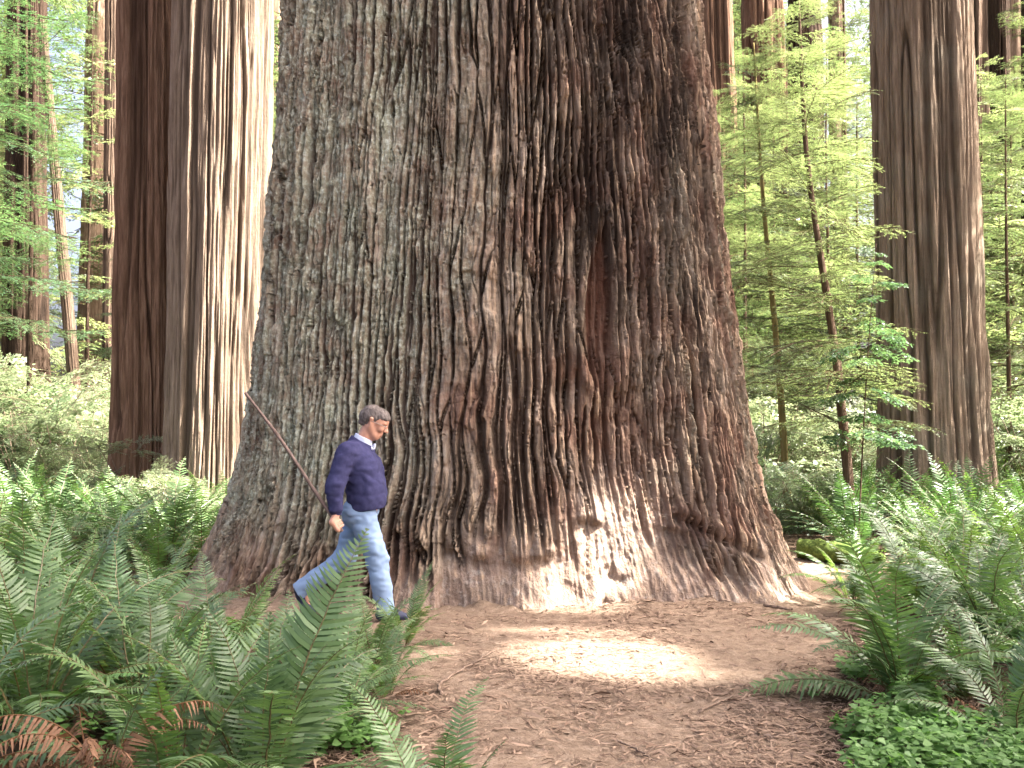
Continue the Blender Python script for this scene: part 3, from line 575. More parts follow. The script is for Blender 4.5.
fern(385, 5.5, 'ragged low fern spilling over the left edge of the path', 12, 0.45, 33, 4, 0.3)
fern(898, 5.55, 'large spreading sword fern beside the path at the right, above the sorrel', 26, 0.95, 10, 2)
fern(1010, 4.75, 'sword fern in the lower right corner with a frond drooping over the sorrel', 15, 0.85, 11, 2)
fern(985, 6.7, 'sword fern behind the large one at the right edge', 22, 1.0, 12, 3)
fern(915, 7.9, 'bushy sword fern below the thick grey trunk', 22, 0.95, 13, 2, 0.3)
fern(1040, 8.1, 'sword fern at the right edge just under the bright leaves', 20, 1.05, 14, 2, 0.3)
fern(850, 8.7, 'slim sword fern where the path leaves to the right', 16, 0.75, 15, 1, 0.3)
fern(78, 7.4, 'sword fern in the middle of the left fern bank, dead fronds at its foot', 22, 1.1, 16, 3)
fern(165, 6.9, 'sword fern at the left whose fronds reach toward the giant trunk', 18, 0.85, 17, 3)
# the bank behind them: whole ferns as one mesh each
def fern_mesh(seed, n=18, mats=(0.15,)):
    r = np.random.default_rng(seed); V, Q, G, T = [], [], [], []; nv = 0
    for i in range(n):
        f = i / (n - 1); a0 = 84 - 52 * f + r.normal(0, 5); a1 = 40 - 70 * f + r.normal(0, 8)
        v, q, g, t = frond(0.8 + 0.35 * r.random(), a0, a1, seed * 50 + i, n=26, pl=0.115, pw=0.02, mode=1.4); az = i * 2.4 + r.normal(0, 0.2)
        c, s = math.cos(az), math.sin(az); v = np.stack([v[:, 0] * c - v[:, 1] * s, v[:, 0] * s + v[:, 1] * c, v[:, 2]], 1)
        V.append(v); Q.append(q + nv); nv += len(v); G.append(g); T.append(np.clip(t + r.normal(0, 0.15), 0, 1))
    return np.concatenate(V), np.concatenate(Q), np.concatenate(G), np.concatenate(T)
FM = [frond_mesh('sword_fern', fern_mesh(70 + i), M['fern'] if i < 3 else M['fern_pale']) for i in range(5)]
def fern_far(x, y, s, k, rz, label, group): return tag(obj('sword_fern', FM[k], None, (x, y, pz(x, y) - 0.03), rz, s), label, 'fern', group)
rf = np.random.default_rng(77)
def scatter_ferns(pxs, Ys, n, label, group, mind=0.55, smin=0.75, smax=1.1, pale=0.3, ok=lambda x, y: True):
    pts = []; tries = 0
    while len(pts) < n and tries < n * 60:
        tries += 1; Y = rf.uniform(*Ys); x = X_at(rf.uniform(*pxs), Y)
        if not ok(x, Y) or path_mask(np.array([x]), np.array([Y]))[0] > -0.15: continue
        if any((x - a) ** 2 + (Y - b) ** 2 < mind ** 2 for a, b in pts): continue
        pts.append((x, Y)); fern_far(x, Y, rf.uniform(smin, smax), (3 + rf.integers(2)) if rf.random() < pale else rf.integers(3), rf.uniform(0, 6.3), label, group)
clear_tree = lambda x, y: (x - TX) ** 2 / 10.5 + (y - 9.7) ** 2 / 4.5 > 1
scatter_ferns((-60, 205), (8.6, 13.5), 30, 'sword fern in the dense fern bank left of the giant trunk', 'ferns in the bank left of the giant trunk', 0.55, 0.6, 1.35, 0.2, ok=clear_tree)
scatter_ferns((-40, 250), (13.8, 22), 22, 'small sword fern around the feet of the two trunks at the left', 'ferns around the left trunks', 0.8, 0.8, 1.2, 0.6)
scatter_ferns((840, 1080), (8.4, 13.4), 26, 'sword fern in the bank below the thick grey trunk', 'ferns below the thick grey trunk', 0.55, 0.6, 1.2, 0.3, ok=clear_tree)
scatter_ferns((760, 1060), (13.5, 20), 16, 'pale sword fern in the bright wood behind the right bank', 'ferns in the wood at the right', 0.8, 0.8, 1.2, 0.7)
scatter_ferns((-80, 60), (4.9, 8), 8, 'sword fern packed between the big ones at the left edge', 'ferns packed at the left edge', 0.5, 0.7, 0.95, 0.1)
scatter_ferns((960, 1100), (5.4, 8), 6, 'sword fern packed between the big ones at the right edge', 'ferns packed at the right edge', 0.5, 0.7, 0.95, 0.2)

# ------------------------------------------------------------------ wood sorrel, needle litter, twigs, log
def sorrel(n, seed):
    r = np.random.default_rng(seed); V, T = [], []; cnt = 0
    zones = [((800, 1080), (4.1, 6.6), 0.50), ((280, 440), (4.6, 7.0), 0.30), ((60, 330), (4.4, 7.4), 0.12), ((780, 900), (9.2, 11.5), 0.08)]
    for (pa, pb), (ya, yb), share in zones:
        k = 0
        while k < n * share:
            Y = r.uniform(ya, yb); x = X_at(r.uniform(pa, pb), Y)
            dmk = path_mask(np.array([x]), np.array([Y]))[0]
            if dmk > 0.12 - 0.7 * r.random() ** 2 or not clear_tree(x, Y): k += 0.2; continue
            if fbm2(np.array([x * 1.5]), np.array([Y * 1.5]), 301, 2)[0] < -0.12: k += 0.2; continue
            h = r.uniform(0.03, 0.2) * (0.5 if dmk > -0.1 else 1); k += 1; z = pz(x, Y) + h; a0 = r.uniform(0, 6.3); sz = r.uniform(0.018, 0.043); tl = r.normal(0, 0.45, 2); b = r.random()
            for j in range(3):
                a = a0 + j * 2.094; d = np.array([math.cos(a), math.sin(a), tl[0] * math.cos(a) + tl[1] * math.sin(a) - 0.25]); s = np.array([-math.sin(a), math.cos(a), 0.0])
                c = np.array([x, Y, z])
                V.append([c, c + d * sz * 0.8 + s * sz * 0.62, c + d * sz * 0.95, c + d * sz * 0.8 - s * sz * 0.62]); T.append(np.clip(b * 0.7 + 0.3 * r.random(), 0, 1))
    return np.array(V), np.array(T)
Vs_, Ts_ = sorrel(9000, 5)
tag(obj('wood_sorrel', quads_mesh('wood_sorrel', Vs_, Ts_, Ts_ * 0, M['clover'])), 'low green carpet of three leaved wood sorrel under the ferns', 'ground cover', kind='stuff')

def litter(n, seed):
    r = np.random.default_rng(seed)
    Y = r.uniform(3.0, 10.6, n) ** 1.0; X = np.where(r.random(n) < 0.75, r.uniform(-1.6, 4.2, n), r.uniform(-4.5, 4.5, n))
    keep = r.random(n) < np.clip(1.15 - (Y - 3) / 9, 0.25, 1); X, Y = X[keep], Y[keep]; n = len(X)
    dmk = path_mask(X, Y); clump = fbm2(X * 1.3, Y * 1.3, 311, 3); k2 = r.random(n) < np.clip(0.45 + clump * 1.6 + 0.5 * sst(0.5, 0.0, np.abs(dmk)), 0.06, 1); X, Y, dmk = X[k2], Y[k2], dmk[k2]; n = len(X)
    Z = height(X, Y) + np.interp(dmk, [-0.25, 0, 0.25], [0.0, 0.003, 0.014]) + r.uniform(0.002, 0.014, n)
    L = r.gamma(2.0, 0.020, n) + 0.012; W = r.uniform(0.0012, 0.0036, n) * (1 + L * 6); big = r.random(n) < 0.05; L = np.minimum(np.where(big, L * 1.8, L), 0.11); W = np.minimum(np.where(big, W * 1.7, W), 0.007); a = r.uniform(0, 6.3, n); p = r.normal(0, 0.13, n)
    d = np.stack([np.cos(a), np.sin(a), p], 1); s = np.stack([-np.sin(a), np.cos(a), r.normal(0, 0.4, n)], 1); c = np.stack([X, Y, Z], 1); bend = s * (r.normal(0, 0.12, n) * L)[:, None]
    A, B, Cc = c - d * L[:, None] / 2, c + bend, c + d * L[:, None] / 2; w_ = s * W[:, None]
    V1 = np.stack([A - w_ * 0.6, A + w_ * 0.6, B + w_, B - w_], 1); V2 = np.stack([B - w_, B + w_, Cc + w_ * 0.4, Cc - w_ * 0.4], 1)
    t = r.beta(1.6, 1.8, n); return np.concatenate([V1, V2]), np.concatenate([t, t])
Vl, Tl = litter(150000, 9)
tag(obj('needle_litter', quads_mesh('needle_litter', Vl, Tl, Tl * 0, M['litter'])), 'brown fallen needles and twiglets strewn over the path', 'litter', kind='stuff')

def twig(pts, r0, r1, label, mat='twig', side=True, name='fallen_twig', cat='twig'):
    P3 = []
    for (px, py) in pts:
        g = on_ground(px, py); P3.append([g[0], g[1], pz(g[0], g[1]) + r0 * 0.9])
    P = curve(P3, 26); P[:, :2] += 0.006 * np.random.default_rng(len(label)).normal(0, 1, (26, 2))
    parts = [tube(P, np.linspace(r0, r1, 26), 6, 0.2, 3)]
    if side: parts.append(tube(np.array([P[15], P[15] + (0.05, 0.03, 0.02), P[15] + (0.12, 0.05, 0.03)]), [r1 * 1.2, r1, r1 * 0.6], 5))
    V, Q = join(parts); o = P[0].copy(); return tag(obj(name, mesh_np(name, V - o, Q, mats=[M[mat]]), None, o), label, cat)
twig([(440, 706), (441, 692), (460, 678), (486, 663), (496, 658)], 0.010, 0.004, 'curved pale fallen twig lying on the path below the ferns')
twig([(618, 748), (640, 757), (655, 768)], 0.006, 0.003, 'short straight fallen twig at the bottom of the path')
twig([(700, 716), (735, 700), (790, 695)], 0.007, 0.003, 'thin dark fallen twig across the path toward the right ferns')
twig([(765, 603), (778, 605), (792, 606)], 0.018, 0.010, 'small dark stick by the foot of the trunk at the right', side=False)
twig([(770, 742), (800, 733), (822, 716)], 0.006, 0.003, 'thin fallen twig close to the sorrel at the lower right')
# old log half buried on the left of the path, below the man's rear foot
def log(p0, p1, r, label, mat, seed, name='fallen_log'):
    P = curve([p0, (np.array(p0) + p1) / 2 + (0, 0.05, 0.03), p1], 30); V, Q = tube(P, r, 26, 0.12, seed)
    n = 0.03 * fbm2(V[:, 0] * 5, V[:, 1] * 7 + V[:, 2] * 6, seed, 3); V[:, 2] += n; V[:, 1] += n
    o = P[0].copy(); return tag(obj(name, mesh_np(name, V - o, Q, mats=[M[mat]]), None, o), label, 'log')
a, b = at(180, 606, 7.0), at(318, 622, 6.9)
log((a[0], 7.05, hgt(a[0], 7.0) + 0.05), np.array((b[0], 6.85, hgt(b[0], 6.9) + 0.02)), 0.085, 'mossy half buried log along the path edge at the left', 'moss', 4)
a, b = at(800, 560, 11.2), at(880, 566, 10.6)
log((a[0], 11.2, hgt(a[0], 11.2) + 0.12), np.array((b[0], 10.6, hgt(b[0], 10.6) + 0.12)), 0.11, 'low mossy log beyond the path at the right of the giant', 'moss', 6)
# ------------------------------------------------------------------ saplings, shrubs and the wood behind
def sapling(name, label, cat, px, Y, Ht, seed, mat, tmpl, nb=46, L0=1.5, h0=0.12, r0=0.035, bark='bark_thin', lean=(0, 0), group=None, part='crown', data=None, pw=0.8, droop=0.1, rz=0.0, s=1.0):
    x = X_at(px, Y); t = thing(name, label, cat, (x, Y, hgt(x, Y) - 0.03), rz, group, s)
    if data is None:
        r = np.random.default_rng(seed); P = curve([(0, 0, -0.1), (lean[0] * 0.3 + r.normal(0, 0.02), lean[1] * 0.3, Ht * 0.33), (lean[0] * 0.75 + r.normal(0, 0.03), lean[1] * 0.7, Ht * 0.68), (lean[0], lean[1], Ht)], 40)
        tv, tq = tube(P, r0 * np.linspace(1, 0.16, 40), 9, 0.15, seed); sp = []; br = []
        for i in range(nb):
            f = h0 + (1 - h0) * (i + r.random()) / nb; p = P[min(39, int(f * 39))]; az = i * 2.4 + r.normal(0, 0.4)
            L = L0 * ((1 - f) ** pw * 0.85 + 0.15) * r.uniform(0.65, 1.15); pi_ = r.normal(droop, 0.16) * -1 + 0.25 * f
            sp.append((p[0], p[1], p[2], az, pi_, r.normal(0, 0.2), L))
            if r.random() < 0.5: sp.append((p[0] + 0.3 * L * math.cos(az + .4), p[1] + 0.3 * L * math.sin(az + .4), p[2] + 0.3 * L * math.sin(pi_), az + r.normal(0.5, 0.3), pi_ - 0.1, r.normal(0, 0.3), L * 0.6))
        V4, T, G = place_sprays(sp, tmpl, seed + 1)
        data = (mesh_np('trunk', tv, tq, mats=[M[bark]], attrs={'bark': np.full(len(tv), 0.8)}), quads_mesh(part, V4, T, G, mat))
    obj('stem' if part == 'foliage' else 'trunk', data[0], t); obj(part, data[1], t); return data
# the two slender stems in the bright wood on the right
sapling('hemlock_sapling', 'dark slender leaning sapling just left of the thick grey trunk', 'sapling', 853, 12.6, 7.0, 400, M['hem'], SPR_FINE, 64, 1.7, 0.24, 0.075, 'bark_thin', lean=(-0.62, 0.1), pw=0.5)
sapling('hemlock_sapling', 'yellowish mossy sapling standing nearer to the giant at the right', 'sapling', 788, 15.5, 7.5, 410, M['hem'], SPR, 54, 1.7, 0.25, 0.07, 'bark_moss', lean=(-0.45, 0.2), pw=0.5)
sapling('hemlock_sapling', 'small leafy sapling whose bluish sprays hang before the thick grey trunk', 'sapling', 856, 11.4, 3.6, 420, M['hem_dark'], SPR_BROAD, 18, 0.8, 0.35, 0.012, 'bark_thin', lean=(0.25, 0.0), pw=0.4)
# sprays hanging in front of the left trunks
sapling('hemlock_sapling', 'thin sapling with dark sprays in front of the shaded redwood', 'sapling', 128, 17.0, 6.0, 430, M['hem_dark'], SPR_FINE, 26, 0.95, 0.30, 0.02, 'bark_thin', lean=(0.3, -0.3), pw=0.4)
d1 = sapling('hemlock_sapling', 'tall dark green hemlock veiling the reddish trunk near the left edge', 'sapling', 30, 22.0, 11.5, 440, M['hem_dark'], SPR, 44, 2.6, 0.30, 0.07, 'bark_dark', pw=0.45)
sapling('hemlock_sapling', 'dark green hemlock at the left edge, its boughs crossing the white sky', 'sapling', -40, 19.0, 11, 445, M['hem_dark'], SPR, 44, 2.9, 0.38, 0.07, 'bark_dark', pw=0.4)
sapling('hemlock_sapling', 'airy hemlock behind the slim pale trunk at the left', 'sapling', 88, 30.0, 13, 450, M['hem'], SPR_LOOSE, 26, 2.6, 0.2, 0.07, 'bark_dark', pw=0.5)
# the thicket: three kinds, then copies
K1 = sapling('hemlock_sapling', 'young bright hemlock in the sunlit thicket right of the giant', 'sapling', 745, 19.0, 8.5, 460, M['hem'], SPR_FINE, 70, 2.0, 0.06, 0.05, 'bark_thin', pw=0.6, group='hemlocks in the sunlit thicket')
K2 = sapling('hemlock_sapling', 'young bright hemlock in the sunlit thicket right of the giant', 'sapling', 830, 21.0, 9.5, 470, M['hem'], SPR_LOOSE, 60, 2.4, 0.06, 0.05, 'bark_thin', pw=0.6, group='hemlocks in the sunlit thicket')
K3 = sapling('hemlock_sapling', 'young bright hemlock in the sunlit thicket right of the giant', 'sapling', 1010, 18.5, 8.0, 480, M['hem'], SPR_FINE, 66, 2.1, 0.05, 0.05, 'bark_thin', pw=0.5, group='hemlocks in the sunlit thicket')
rb = np.random.default_rng(900)
for px, Y, k, s in ((715, 24, 0, 1.1), (790, 26, 1, 1.15), (860, 25, 2, 1.2), (985, 22, 1, 1.0), (1045, 23, 0, 1.2), (760, 30, 2, 1.3), (835, 32, 0, 1.4), (1000, 30, 2, 1.3), (1070, 29, 1, 1.4), (700, 33, 1, 1.3), (960, 33, 0, 1.4), (775, 21, 2, 1.0), (846, 31, 0, 2.1), (1040, 27, 2, 1.6), (722, 35, 2, 2.2), (712, 28, 2, 1.2), (845, 28, 0, 1.2), (800, 34, 2, 1.4), (735, 26, 0, 1.1), (1015, 25, 2, 1.2), (975, 28, 0, 1.3), (740, 38, 1, 1.6), (880, 38, 2, 1.6), (1030, 37, 0, 1.6)):
    sapling('hemlock_sapling', 'young bright hemlock in the sunlit thicket right of the giant', 'sapling', px, Y, 0, 0, None, None, data=(K1, K2, K3)[k], rz=rb.uniform(0, 6.3), s=s, group='hemlocks in the sunlit thicket')
for px, Y, k, s in ((-25, 27, 0, 1.3), (-5, 38, 2, 1.6), (155, 42, 1, 1.5), (255, 36, 0, 1.6), (275, 26, 2, 1.2)):
    sapling('hemlock_sapling', 'green hemlock in the wood behind the trunks at the left', 'sapling', px, Y, 0, 0, None, None, data=(K1, K2, K3)[k], rz=rb.uniform(0, 6.3), s=s, group='hemlocks behind the left trunks')
sapling('hemlock_sapling', 'bright hemlock reaching in from the right edge, added to shade the thick grey trunk', 'sapling', 1185, 13.7, 0, 0, None, None, data=K1, rz=1.0, s=1.4)  # extra tree added to throw shade on the thick grey trunk
# shrubs
def shrub_data(seed, nb=34, L=0.95, mat='shrub', tm=None):
    r = np.random.default_rng(seed); sp, tu = [], []
    for i in range(nb):
        az = r.uniform(0, 6.3); h = r.uniform(0.1, 1.25); rr = r.uniform(0, 0.45)
        sp.append((rr * math.cos(az), rr * math.sin(az), h, az + r.normal(0, 0.6), r.normal(0.12, 0.3), r.normal(0, 0.35), L * r.uniform(0.6, 1.2)))
    for i in range(7):
        az = i * 0.9 + r.normal(0, 0.2); tu.append(tube(curve([(0, 0, -0.1), (0.2 * math.cos(az), 0.2 * math.sin(az), 0.6), (0.55 * math.cos(az), 0.55 * math.sin(az), 1.3)], 10), np.linspace(0.014, 0.005, 10), 5))
    V4, T, G = place_sprays(sp, tm or SPR_BROAD, seed); tv, tq = join(tu)
    return (mesh_np('stem', tv, tq, mats=[M['twig']], attrs={'bark': np.full(len(tv), .8)}), quads_mesh('foliage', V4, T, G, M[mat]))
SH = [shrub_data(1000), shrub_data(1010, tm=SPR_LOOSE), shrub_data(1020, 30, 1.1, tm=SPR)]
def shrubs(rows, label, group):
    for px, Y, k, s in rows:
        sapling('shrub', label, 'shrub', px, Y, 0, 0, None, None, data=SH[k], part='foliage', rz=rb.uniform(0, 6.3), s=s, group=group)
shrubs(((20, 18.2, 0, 1.25), (60, 17.8, 2, 1.1), (98, 18.5, 1, 1.2), (-15, 19.5, 1, 1.4), (45, 20, 2, 1.5), (85, 21, 0, 1.4), (115, 19.5, 2, 1.1), (128, 24, 1, 1.5), (0, 24, 0, 1.8), (70, 27, 2, 1.9)), 'pale sunlit shrub in the thicket left of the two trunks', 'pale shrubs at the left')
shrubs(((132, 15.2, 2, 0.85), (160, 13.6, 2, 0.55), (178, 13.0, 1, 0.55)), 'green shrub with layered sprays at the foot of the shaded redwood', 'shrubs before the two left trunks')
shrubs(((765, 17, 0, 1.2), (805, 18.5, 1, 1.3), (838, 17.5, 2, 1.1), (745, 21, 1, 1.5), (790, 23, 2, 1.6), (860, 22, 0, 1.5), (1000, 18, 1, 1.3), (1030, 17, 0, 1.2), (985, 21, 2, 1.6), (1050, 22, 1, 1.7), (820, 27, 1, 1.9), (1015, 27, 2, 1.9), (770, 13.2, 1, 0.6), (800, 13.4, 0, 0.6)), 'sunlit shrub filling the wood right of the giant', 'sunlit shrubs at the right')
# the far wood, one mass of leaves, and its stems
def far_wood(seed):
    r = np.random.default_rng(seed); sp = []
    for i in range(5600):
        Y = r.uniform(40, 66); px = r.uniform(-200, 1230); z = r.uniform(-0.5, 27)
        if (25 < px < 125 and r.random() < 0.5) or (px > 940 and z > 8 and r.random() < 0.6): continue
        if 300 < px < 680 and r.random() < 0.7: continue
        x = X_at(px, Y)
        if fbm2(np.array([x * 0.12]), np.array([z * 0.12 + Y * 0.05]), 333, 3)[0] < -0.16: continue
        sp.append((x, Y, hgt(x, Y) + z, r.uniform(0, 6.3), r.normal(-0.15, 0.3), r.normal(0, 0.3), r.uniform(2.2, 4.5)))
    return place_sprays(sp, SPR_LOOSE, seed)
tag(obj('far_wood', quads_mesh('far_wood', *far_wood(1), M['hem'])), 'bright far foliage of the wood against the white sky', 'wood', kind='stuff')
FT = bark_trunk((0, 0, 0), (0.1, 0, 16), 0.75, 0.55, M['bark_red'], 700, n=60, m=90, ridges=20, depth=0.08, flare=0.15)
for i, (px, Y, s) in enumerate(((700, 52, 1.0), (750, 55, 1.3), (842, 50, 0.8), (985, 48, 1.1), (1018, 56, 1.2), (90, 52, 1.0), (10, 55, 1.2), (-60, 48, 1.1), (1090, 50, 1.1), (275, 50, 1.2))):
    x = X_at(px, Y); t = thing('redwood_tree', 'faint distant redwood trunk seen through the bright leaves', 'tree', (x, Y, hgt(x, Y)), i * 1.3, 'distant redwood trunks', s); obj('trunk', FT, t)

# ------------------------------------------------------------------ unseen tree added to shade the clearing, crown gaps cut for the sun patches
def ground_of(P):                                           # where the sun's ray through P meets the ground
    return P[..., 0] - P[..., 2] * S[0] / S[2], P[..., 1] - P[..., 2] * S[1] / S[2]
def gap_mask(gx, gy):
    """1 where sunlight comes through the crown"""
    n = fbm2(gx * 2.0, gy * 2.0, 401, 3); g = np.zeros_like(gx)
    def blob(x, y, rx, ry, rot=0.0, soft=0.35, nz=0.5):
        c, s = math.cos(rot), math.sin(rot); u, v = (gx - x) * c + (gy - y) * s, -(gx - x) * s + (gy - y) * c
        d = np.sqrt((u / rx) ** 2 + (v / ry) ** 2) + n * nz
        return (d < 1).astype(float)
    for b in GAPS: g = np.maximum(g, blob(*b))
    return g
def GP(px, py): q = on_ground(px, py); return q[0], q[1]
def GT(px, py, Y):                                          # a spot on the stem, brought down the sun's ray to the ground
    p = at(px, py, Y); a, b = ground_of(p); return float(a), float(b)
GAPS = [(*GP(596, 660), 0.70, 0.58, 0.0, .3, .25), (*GP(668, 680), 0.42, 0.13, 0.25), (*GP(725, 676), 0.30, 0.10, 0.1), (*GP(560, 633), 0.75, 0.12, 0.0),
        (*GT(604, 556, 8.35), 0.50, 0.40, 0.0, .3, .2), (*GT(628, 515, 8.45), 0.42, 0.30, 0.2, .3, .25), (*GP(430, 658), 0.10, 0.12),
        (*GP(825, 592), 0.5, 0.35), (*GT(490, 215, 8.5), 0.07, 0.10), (*GT(520, 415, 8.5), 0.06, 0.09), (*GT(430, 560, 8.35), 0.10, 0.07), (*GT(690, 350, 8.9), 0.10, 0.35)] + [(a_, b_, c_, c_ * 0.8) for a_, b_, c_ in ((-2.6, 5.2, .16), (-1.9, 4.4, .13), (-3.3, 6.4, .2), (-2.2, 6.6, .14), (-4.2, 7.6, .25), (-3.0, 8.0, .18), (2.6, 5.4, .15), (3.2, 6.3, .2), (2.4, 6.9, .16), (3.9, 7.6, .25), (1.9, 4.6, .12), (-1.3, 5.3, .12))]
def shade_crown(seed, n=300000):
    r = np.random.default_rng(seed)
    # clumps of leaves through a crown whose shadow covers the clearing
    nc = 2600; gxc, gyc = r.uniform(-9.5, 6.8, nc), r.uniform(-4.5, 10.9, nc); zc = 22.0 + r.normal(0, 1.8, nc) - gxc * 0.12
    per = n // nc; gi = np.repeat(np.arange(nc), per); z = zc[gi] + r.normal(0, 0.35, nc * per)
    gx_ = gxc[gi] + r.normal(0, 0.32, nc * per); gy_ = gyc[gi] + r.normal(0, 0.32, nc * per)
    lim = 10.75 + 0.25 * fbm2(gx_ * 0.9, gx_ * 0 + 3, 411, 2) + np.clip(gx_ - 2.6, 0, 4) * -0.35
    lim = lim + 2.3 * sst(-2.6, -4.2, gx_) * sst(-13, -8, gx_)
    keep = (gap_mask(gx_, gy_) < 0.5) & (gy_ < lim); gx_, gy_, z = gx_[keep], gy_[keep], z[keep]; m = len(z)
    c = np.stack([gx_ + z * S[0] / S[2], gy_ + z * S[1] / S[2], z], 1)
    a = r.uniform(0, 6.3, m); d = np.stack([np.cos(a), np.sin(a), r.normal(0, 0.35, m)], 1); s = np.stack([-np.sin(a), np.cos(a), r.normal(0, 0.35, m)], 1)
    L = r.uniform(0.12, 0.24, m)[:, None]; W = L * 0.45
    V4 = np.stack([c - d * L / 2, c + s * W / 2, c + d * L / 2, c - s * W / 2], 1)
    return V4, r.random(m), np.zeros(m)
SB = np.array([18.5, -0.3, 0.0]); SB[2] = hgt(SB[0], SB[1]) - 0.1
t = thing('redwood_tree', 'unseen redwood added outside the right edge, its broad crown shading the clearing', 'tree', SB)
obj('trunk', bark_trunk((0, 0, 0), (0, 0, 24), 1.0, 0.5, M['bark_red'], 720, n=80, m=120, ridges=20, depth=0.08), t)
V4, T, G = shade_crown(7); obj('crown', quads_mesh('crown', V4 - SB, T, G, M['hem_dark']), t)
bl = []; rr_ = np.random.default_rng(3)
for i in range(26):
    az = rr_.uniform(1.2, 5.2); L = rr_.uniform(3, 9); z0 = rr_.uniform(18, 24); bl.append(tube(curve([(0, 0, z0), (L * .5 * math.cos(az), L * .5 * math.sin(az), z0 + .4), (L * math.cos(az), L * math.sin(az), z0 - .2)], 10), np.linspace(0.07, 0.012, 10), 5))
tv, tq = join(bl); obj('limb', mesh_np('limb', tv, tq, mats=[M['bark_red']], attrs={'bark': np.full(len(tv), .8)}), t)
# ------------------------------------------------------------------ the walking man: continuous surfaces grown from blended limbs
class Field:
    def __init__(s, lo, hi, h):
        s.lo, s.h = np.array(lo, float), h; s.n = np.ceil((np.array(hi) - s.lo) / h).astype(int) + 1
        s.f = np.full(s.n, 1.0, np.float32)
    def box(s, lo, hi):
        a = np.clip(np.floor((np.array(lo) - s.lo) / s.h).astype(int), 0, s.n); b = np.clip(np.ceil((np.array(hi) - s.lo) / s.h).astype(int) + 1, 0, s.n)
        sl = tuple(slice(i, j) for i, j in zip(a, b))
        g = np.meshgrid(*[s.lo[k] + s.h * np.arange(a[k], b[k]) for k in range(3)], indexing='ij'); return sl, g
    def add(s, d, sl, k, sub=False):
        f = s.f[sl]
        if sub: d = -d; hh = np.clip(0.5 - 0.5 * (f - d) / k, 0, 1); s.f[sl] = f + (d - f) * hh + k * hh * (1 - hh)
        else: hh = np.clip(0.5 + 0.5 * (d - f) / k, 0, 1); s.f[sl] = d + (f - d) * hh - k * hh * (1 - hh)
    def cap(s, a, b, ra, rb, k=0.02, sub=False, sq=(1, 1, 1)):
        """tapered limb from a to b; sq squashes it along x, y, z"""
        a, b, sq = np.array(a, float), np.array(b, float), np.array(sq, float); m = max(ra, rb) * max(1, sq.max()) + k + 2 * s.h
        sl, (x, y, z) = s.box(np.minimum(a, b) - m, np.maximum(a, b) + m)
        if x.size == 0: return
        pa = [(x - a[0]) / sq[0], (y - a[1]) / sq[1], (z - a[2]) / sq[2]]; ba = (b - a) / sq
        t = np.clip((pa[0] * ba[0] + pa[1] * ba[1] + pa[2] * ba[2]) / max(ba @ ba, 1e-9), 0, 1)
        d = np.sqrt((pa[0] - ba[0] * t) ** 2 + (pa[1] - ba[1] * t) ** 2 + (pa[2] - ba[2] * t) ** 2) - (ra + (rb - ra) * t)
        s.add(d * min(sq.min(), 1), sl, k, sub)
    def chain(s, pts, rs, k=0.02, sq=(1, 1, 1)):
        for i in range(len(pts) - 1): s.cap(pts[i], pts[i + 1], rs[i], rs[i + 1], k, sq=sq)
    def ell(s, c, r, k=0.02, sub=False): s.cap(c, c, 1e-9 + min(r), min(r), k, sub, sq=np.array(r) / min(r))
    def all(s): return s.box(s.lo, s.lo + s.h * (s.n - 1))[1]
    def mesh(s, name, mats, T=None, attrs=None):
        f = s.f; C = [f[i:f.shape[0] - 1 + i, j:f.shape[1] - 1 + j, k:f.shape[2] - 1 + k] for i in (0, 1) for j in (0, 1) for k in (0, 1)]
        mn, mx = np.minimum.reduce(C), np.maximum.reduce(C); act = np.argwhere((mn < 0) & (mx >= 0))
        idx = -np.ones(mn.shape, np.int64); idx[tuple(act.T)] = np.arange(len(act))
        cor = np.array([(i, j, k) for i in (0, 1) for j in (0, 1) for k in (0, 1)]); vals = np.stack([c[tuple(act.T)] for c in C], 1)
        P = np.zeros((len(act), 3)); W = np.zeros(len(act))
        for a in range(8):
            for b in range(a + 1, 8):
                if np.abs(cor[a] - cor[b]).sum() != 1: continue
                va, vb = vals[:, a], vals[:, b]; m = (va < 0) != (vb < 0); t = np.where(m, va / np.where(m, va - vb, 1), 0)
                P += m[:, None] * (cor[a] + (cor[b] - cor[a]) * t[:, None]); W += m
        V = s.lo + (act + P / W[:, None]) * s.h; Q = []
        for ax in range(3):
            o1, o2 = [(1, 2), (2, 0), (0, 1)][ax]; sl0 = [slice(None)] * 3; sl1 = [slice(None)] * 3; sl0[ax] = slice(0, -1); sl1[ax] = slice(1, None)
            A, B = f[tuple(sl0)], f[tuple(sl1)]; e = np.argwhere((A < 0) != (B < 0)); e = e[(e[:, o1] > 0) & (e[:, o2] > 0) & (e[:, o1] < f.shape[o1] - 1) & (e[:, o2] < f.shape[o2] - 1)]
            def id_(d1, d2): q = e.copy(); q[:, o1] -= d1; q[:, o2] -= d2; return idx[tuple(q.T)]
            q = np.stack([id_(1, 1), id_(0, 1), id_(0, 0), id_(1, 0)], 1); neg = A[tuple(e.T)] >= 0; q[neg] = q[neg][:, ::-1]; Q.append(q)
        Q = np.concatenate(Q); Q = Q[(Q >= 0).all(1)]
        if T is not None: V = T(V)
        return mesh_np(name, V, Q, mats=mats, attrs=attrs)
M['skin'] = mat_plain('skin', (0.40, 0.20, 0.135), (0.47, 0.25, 0.17), 40, 0.5, 0.1, spec=0.35, bdist=0.002)
M['denim'] = mat_plain('faded_denim', (0.16, 0.23, 0.35), (0.20, 0.275, 0.40), 14, 0.9, 0.25, (1, 1, 0.5))
M['navy'] = mat_plain('navy_fleece', (0.025, 0.025, 0.066), (0.042, 0.042, 0.098), 22, 0.95, 0.3, spec=0.1)
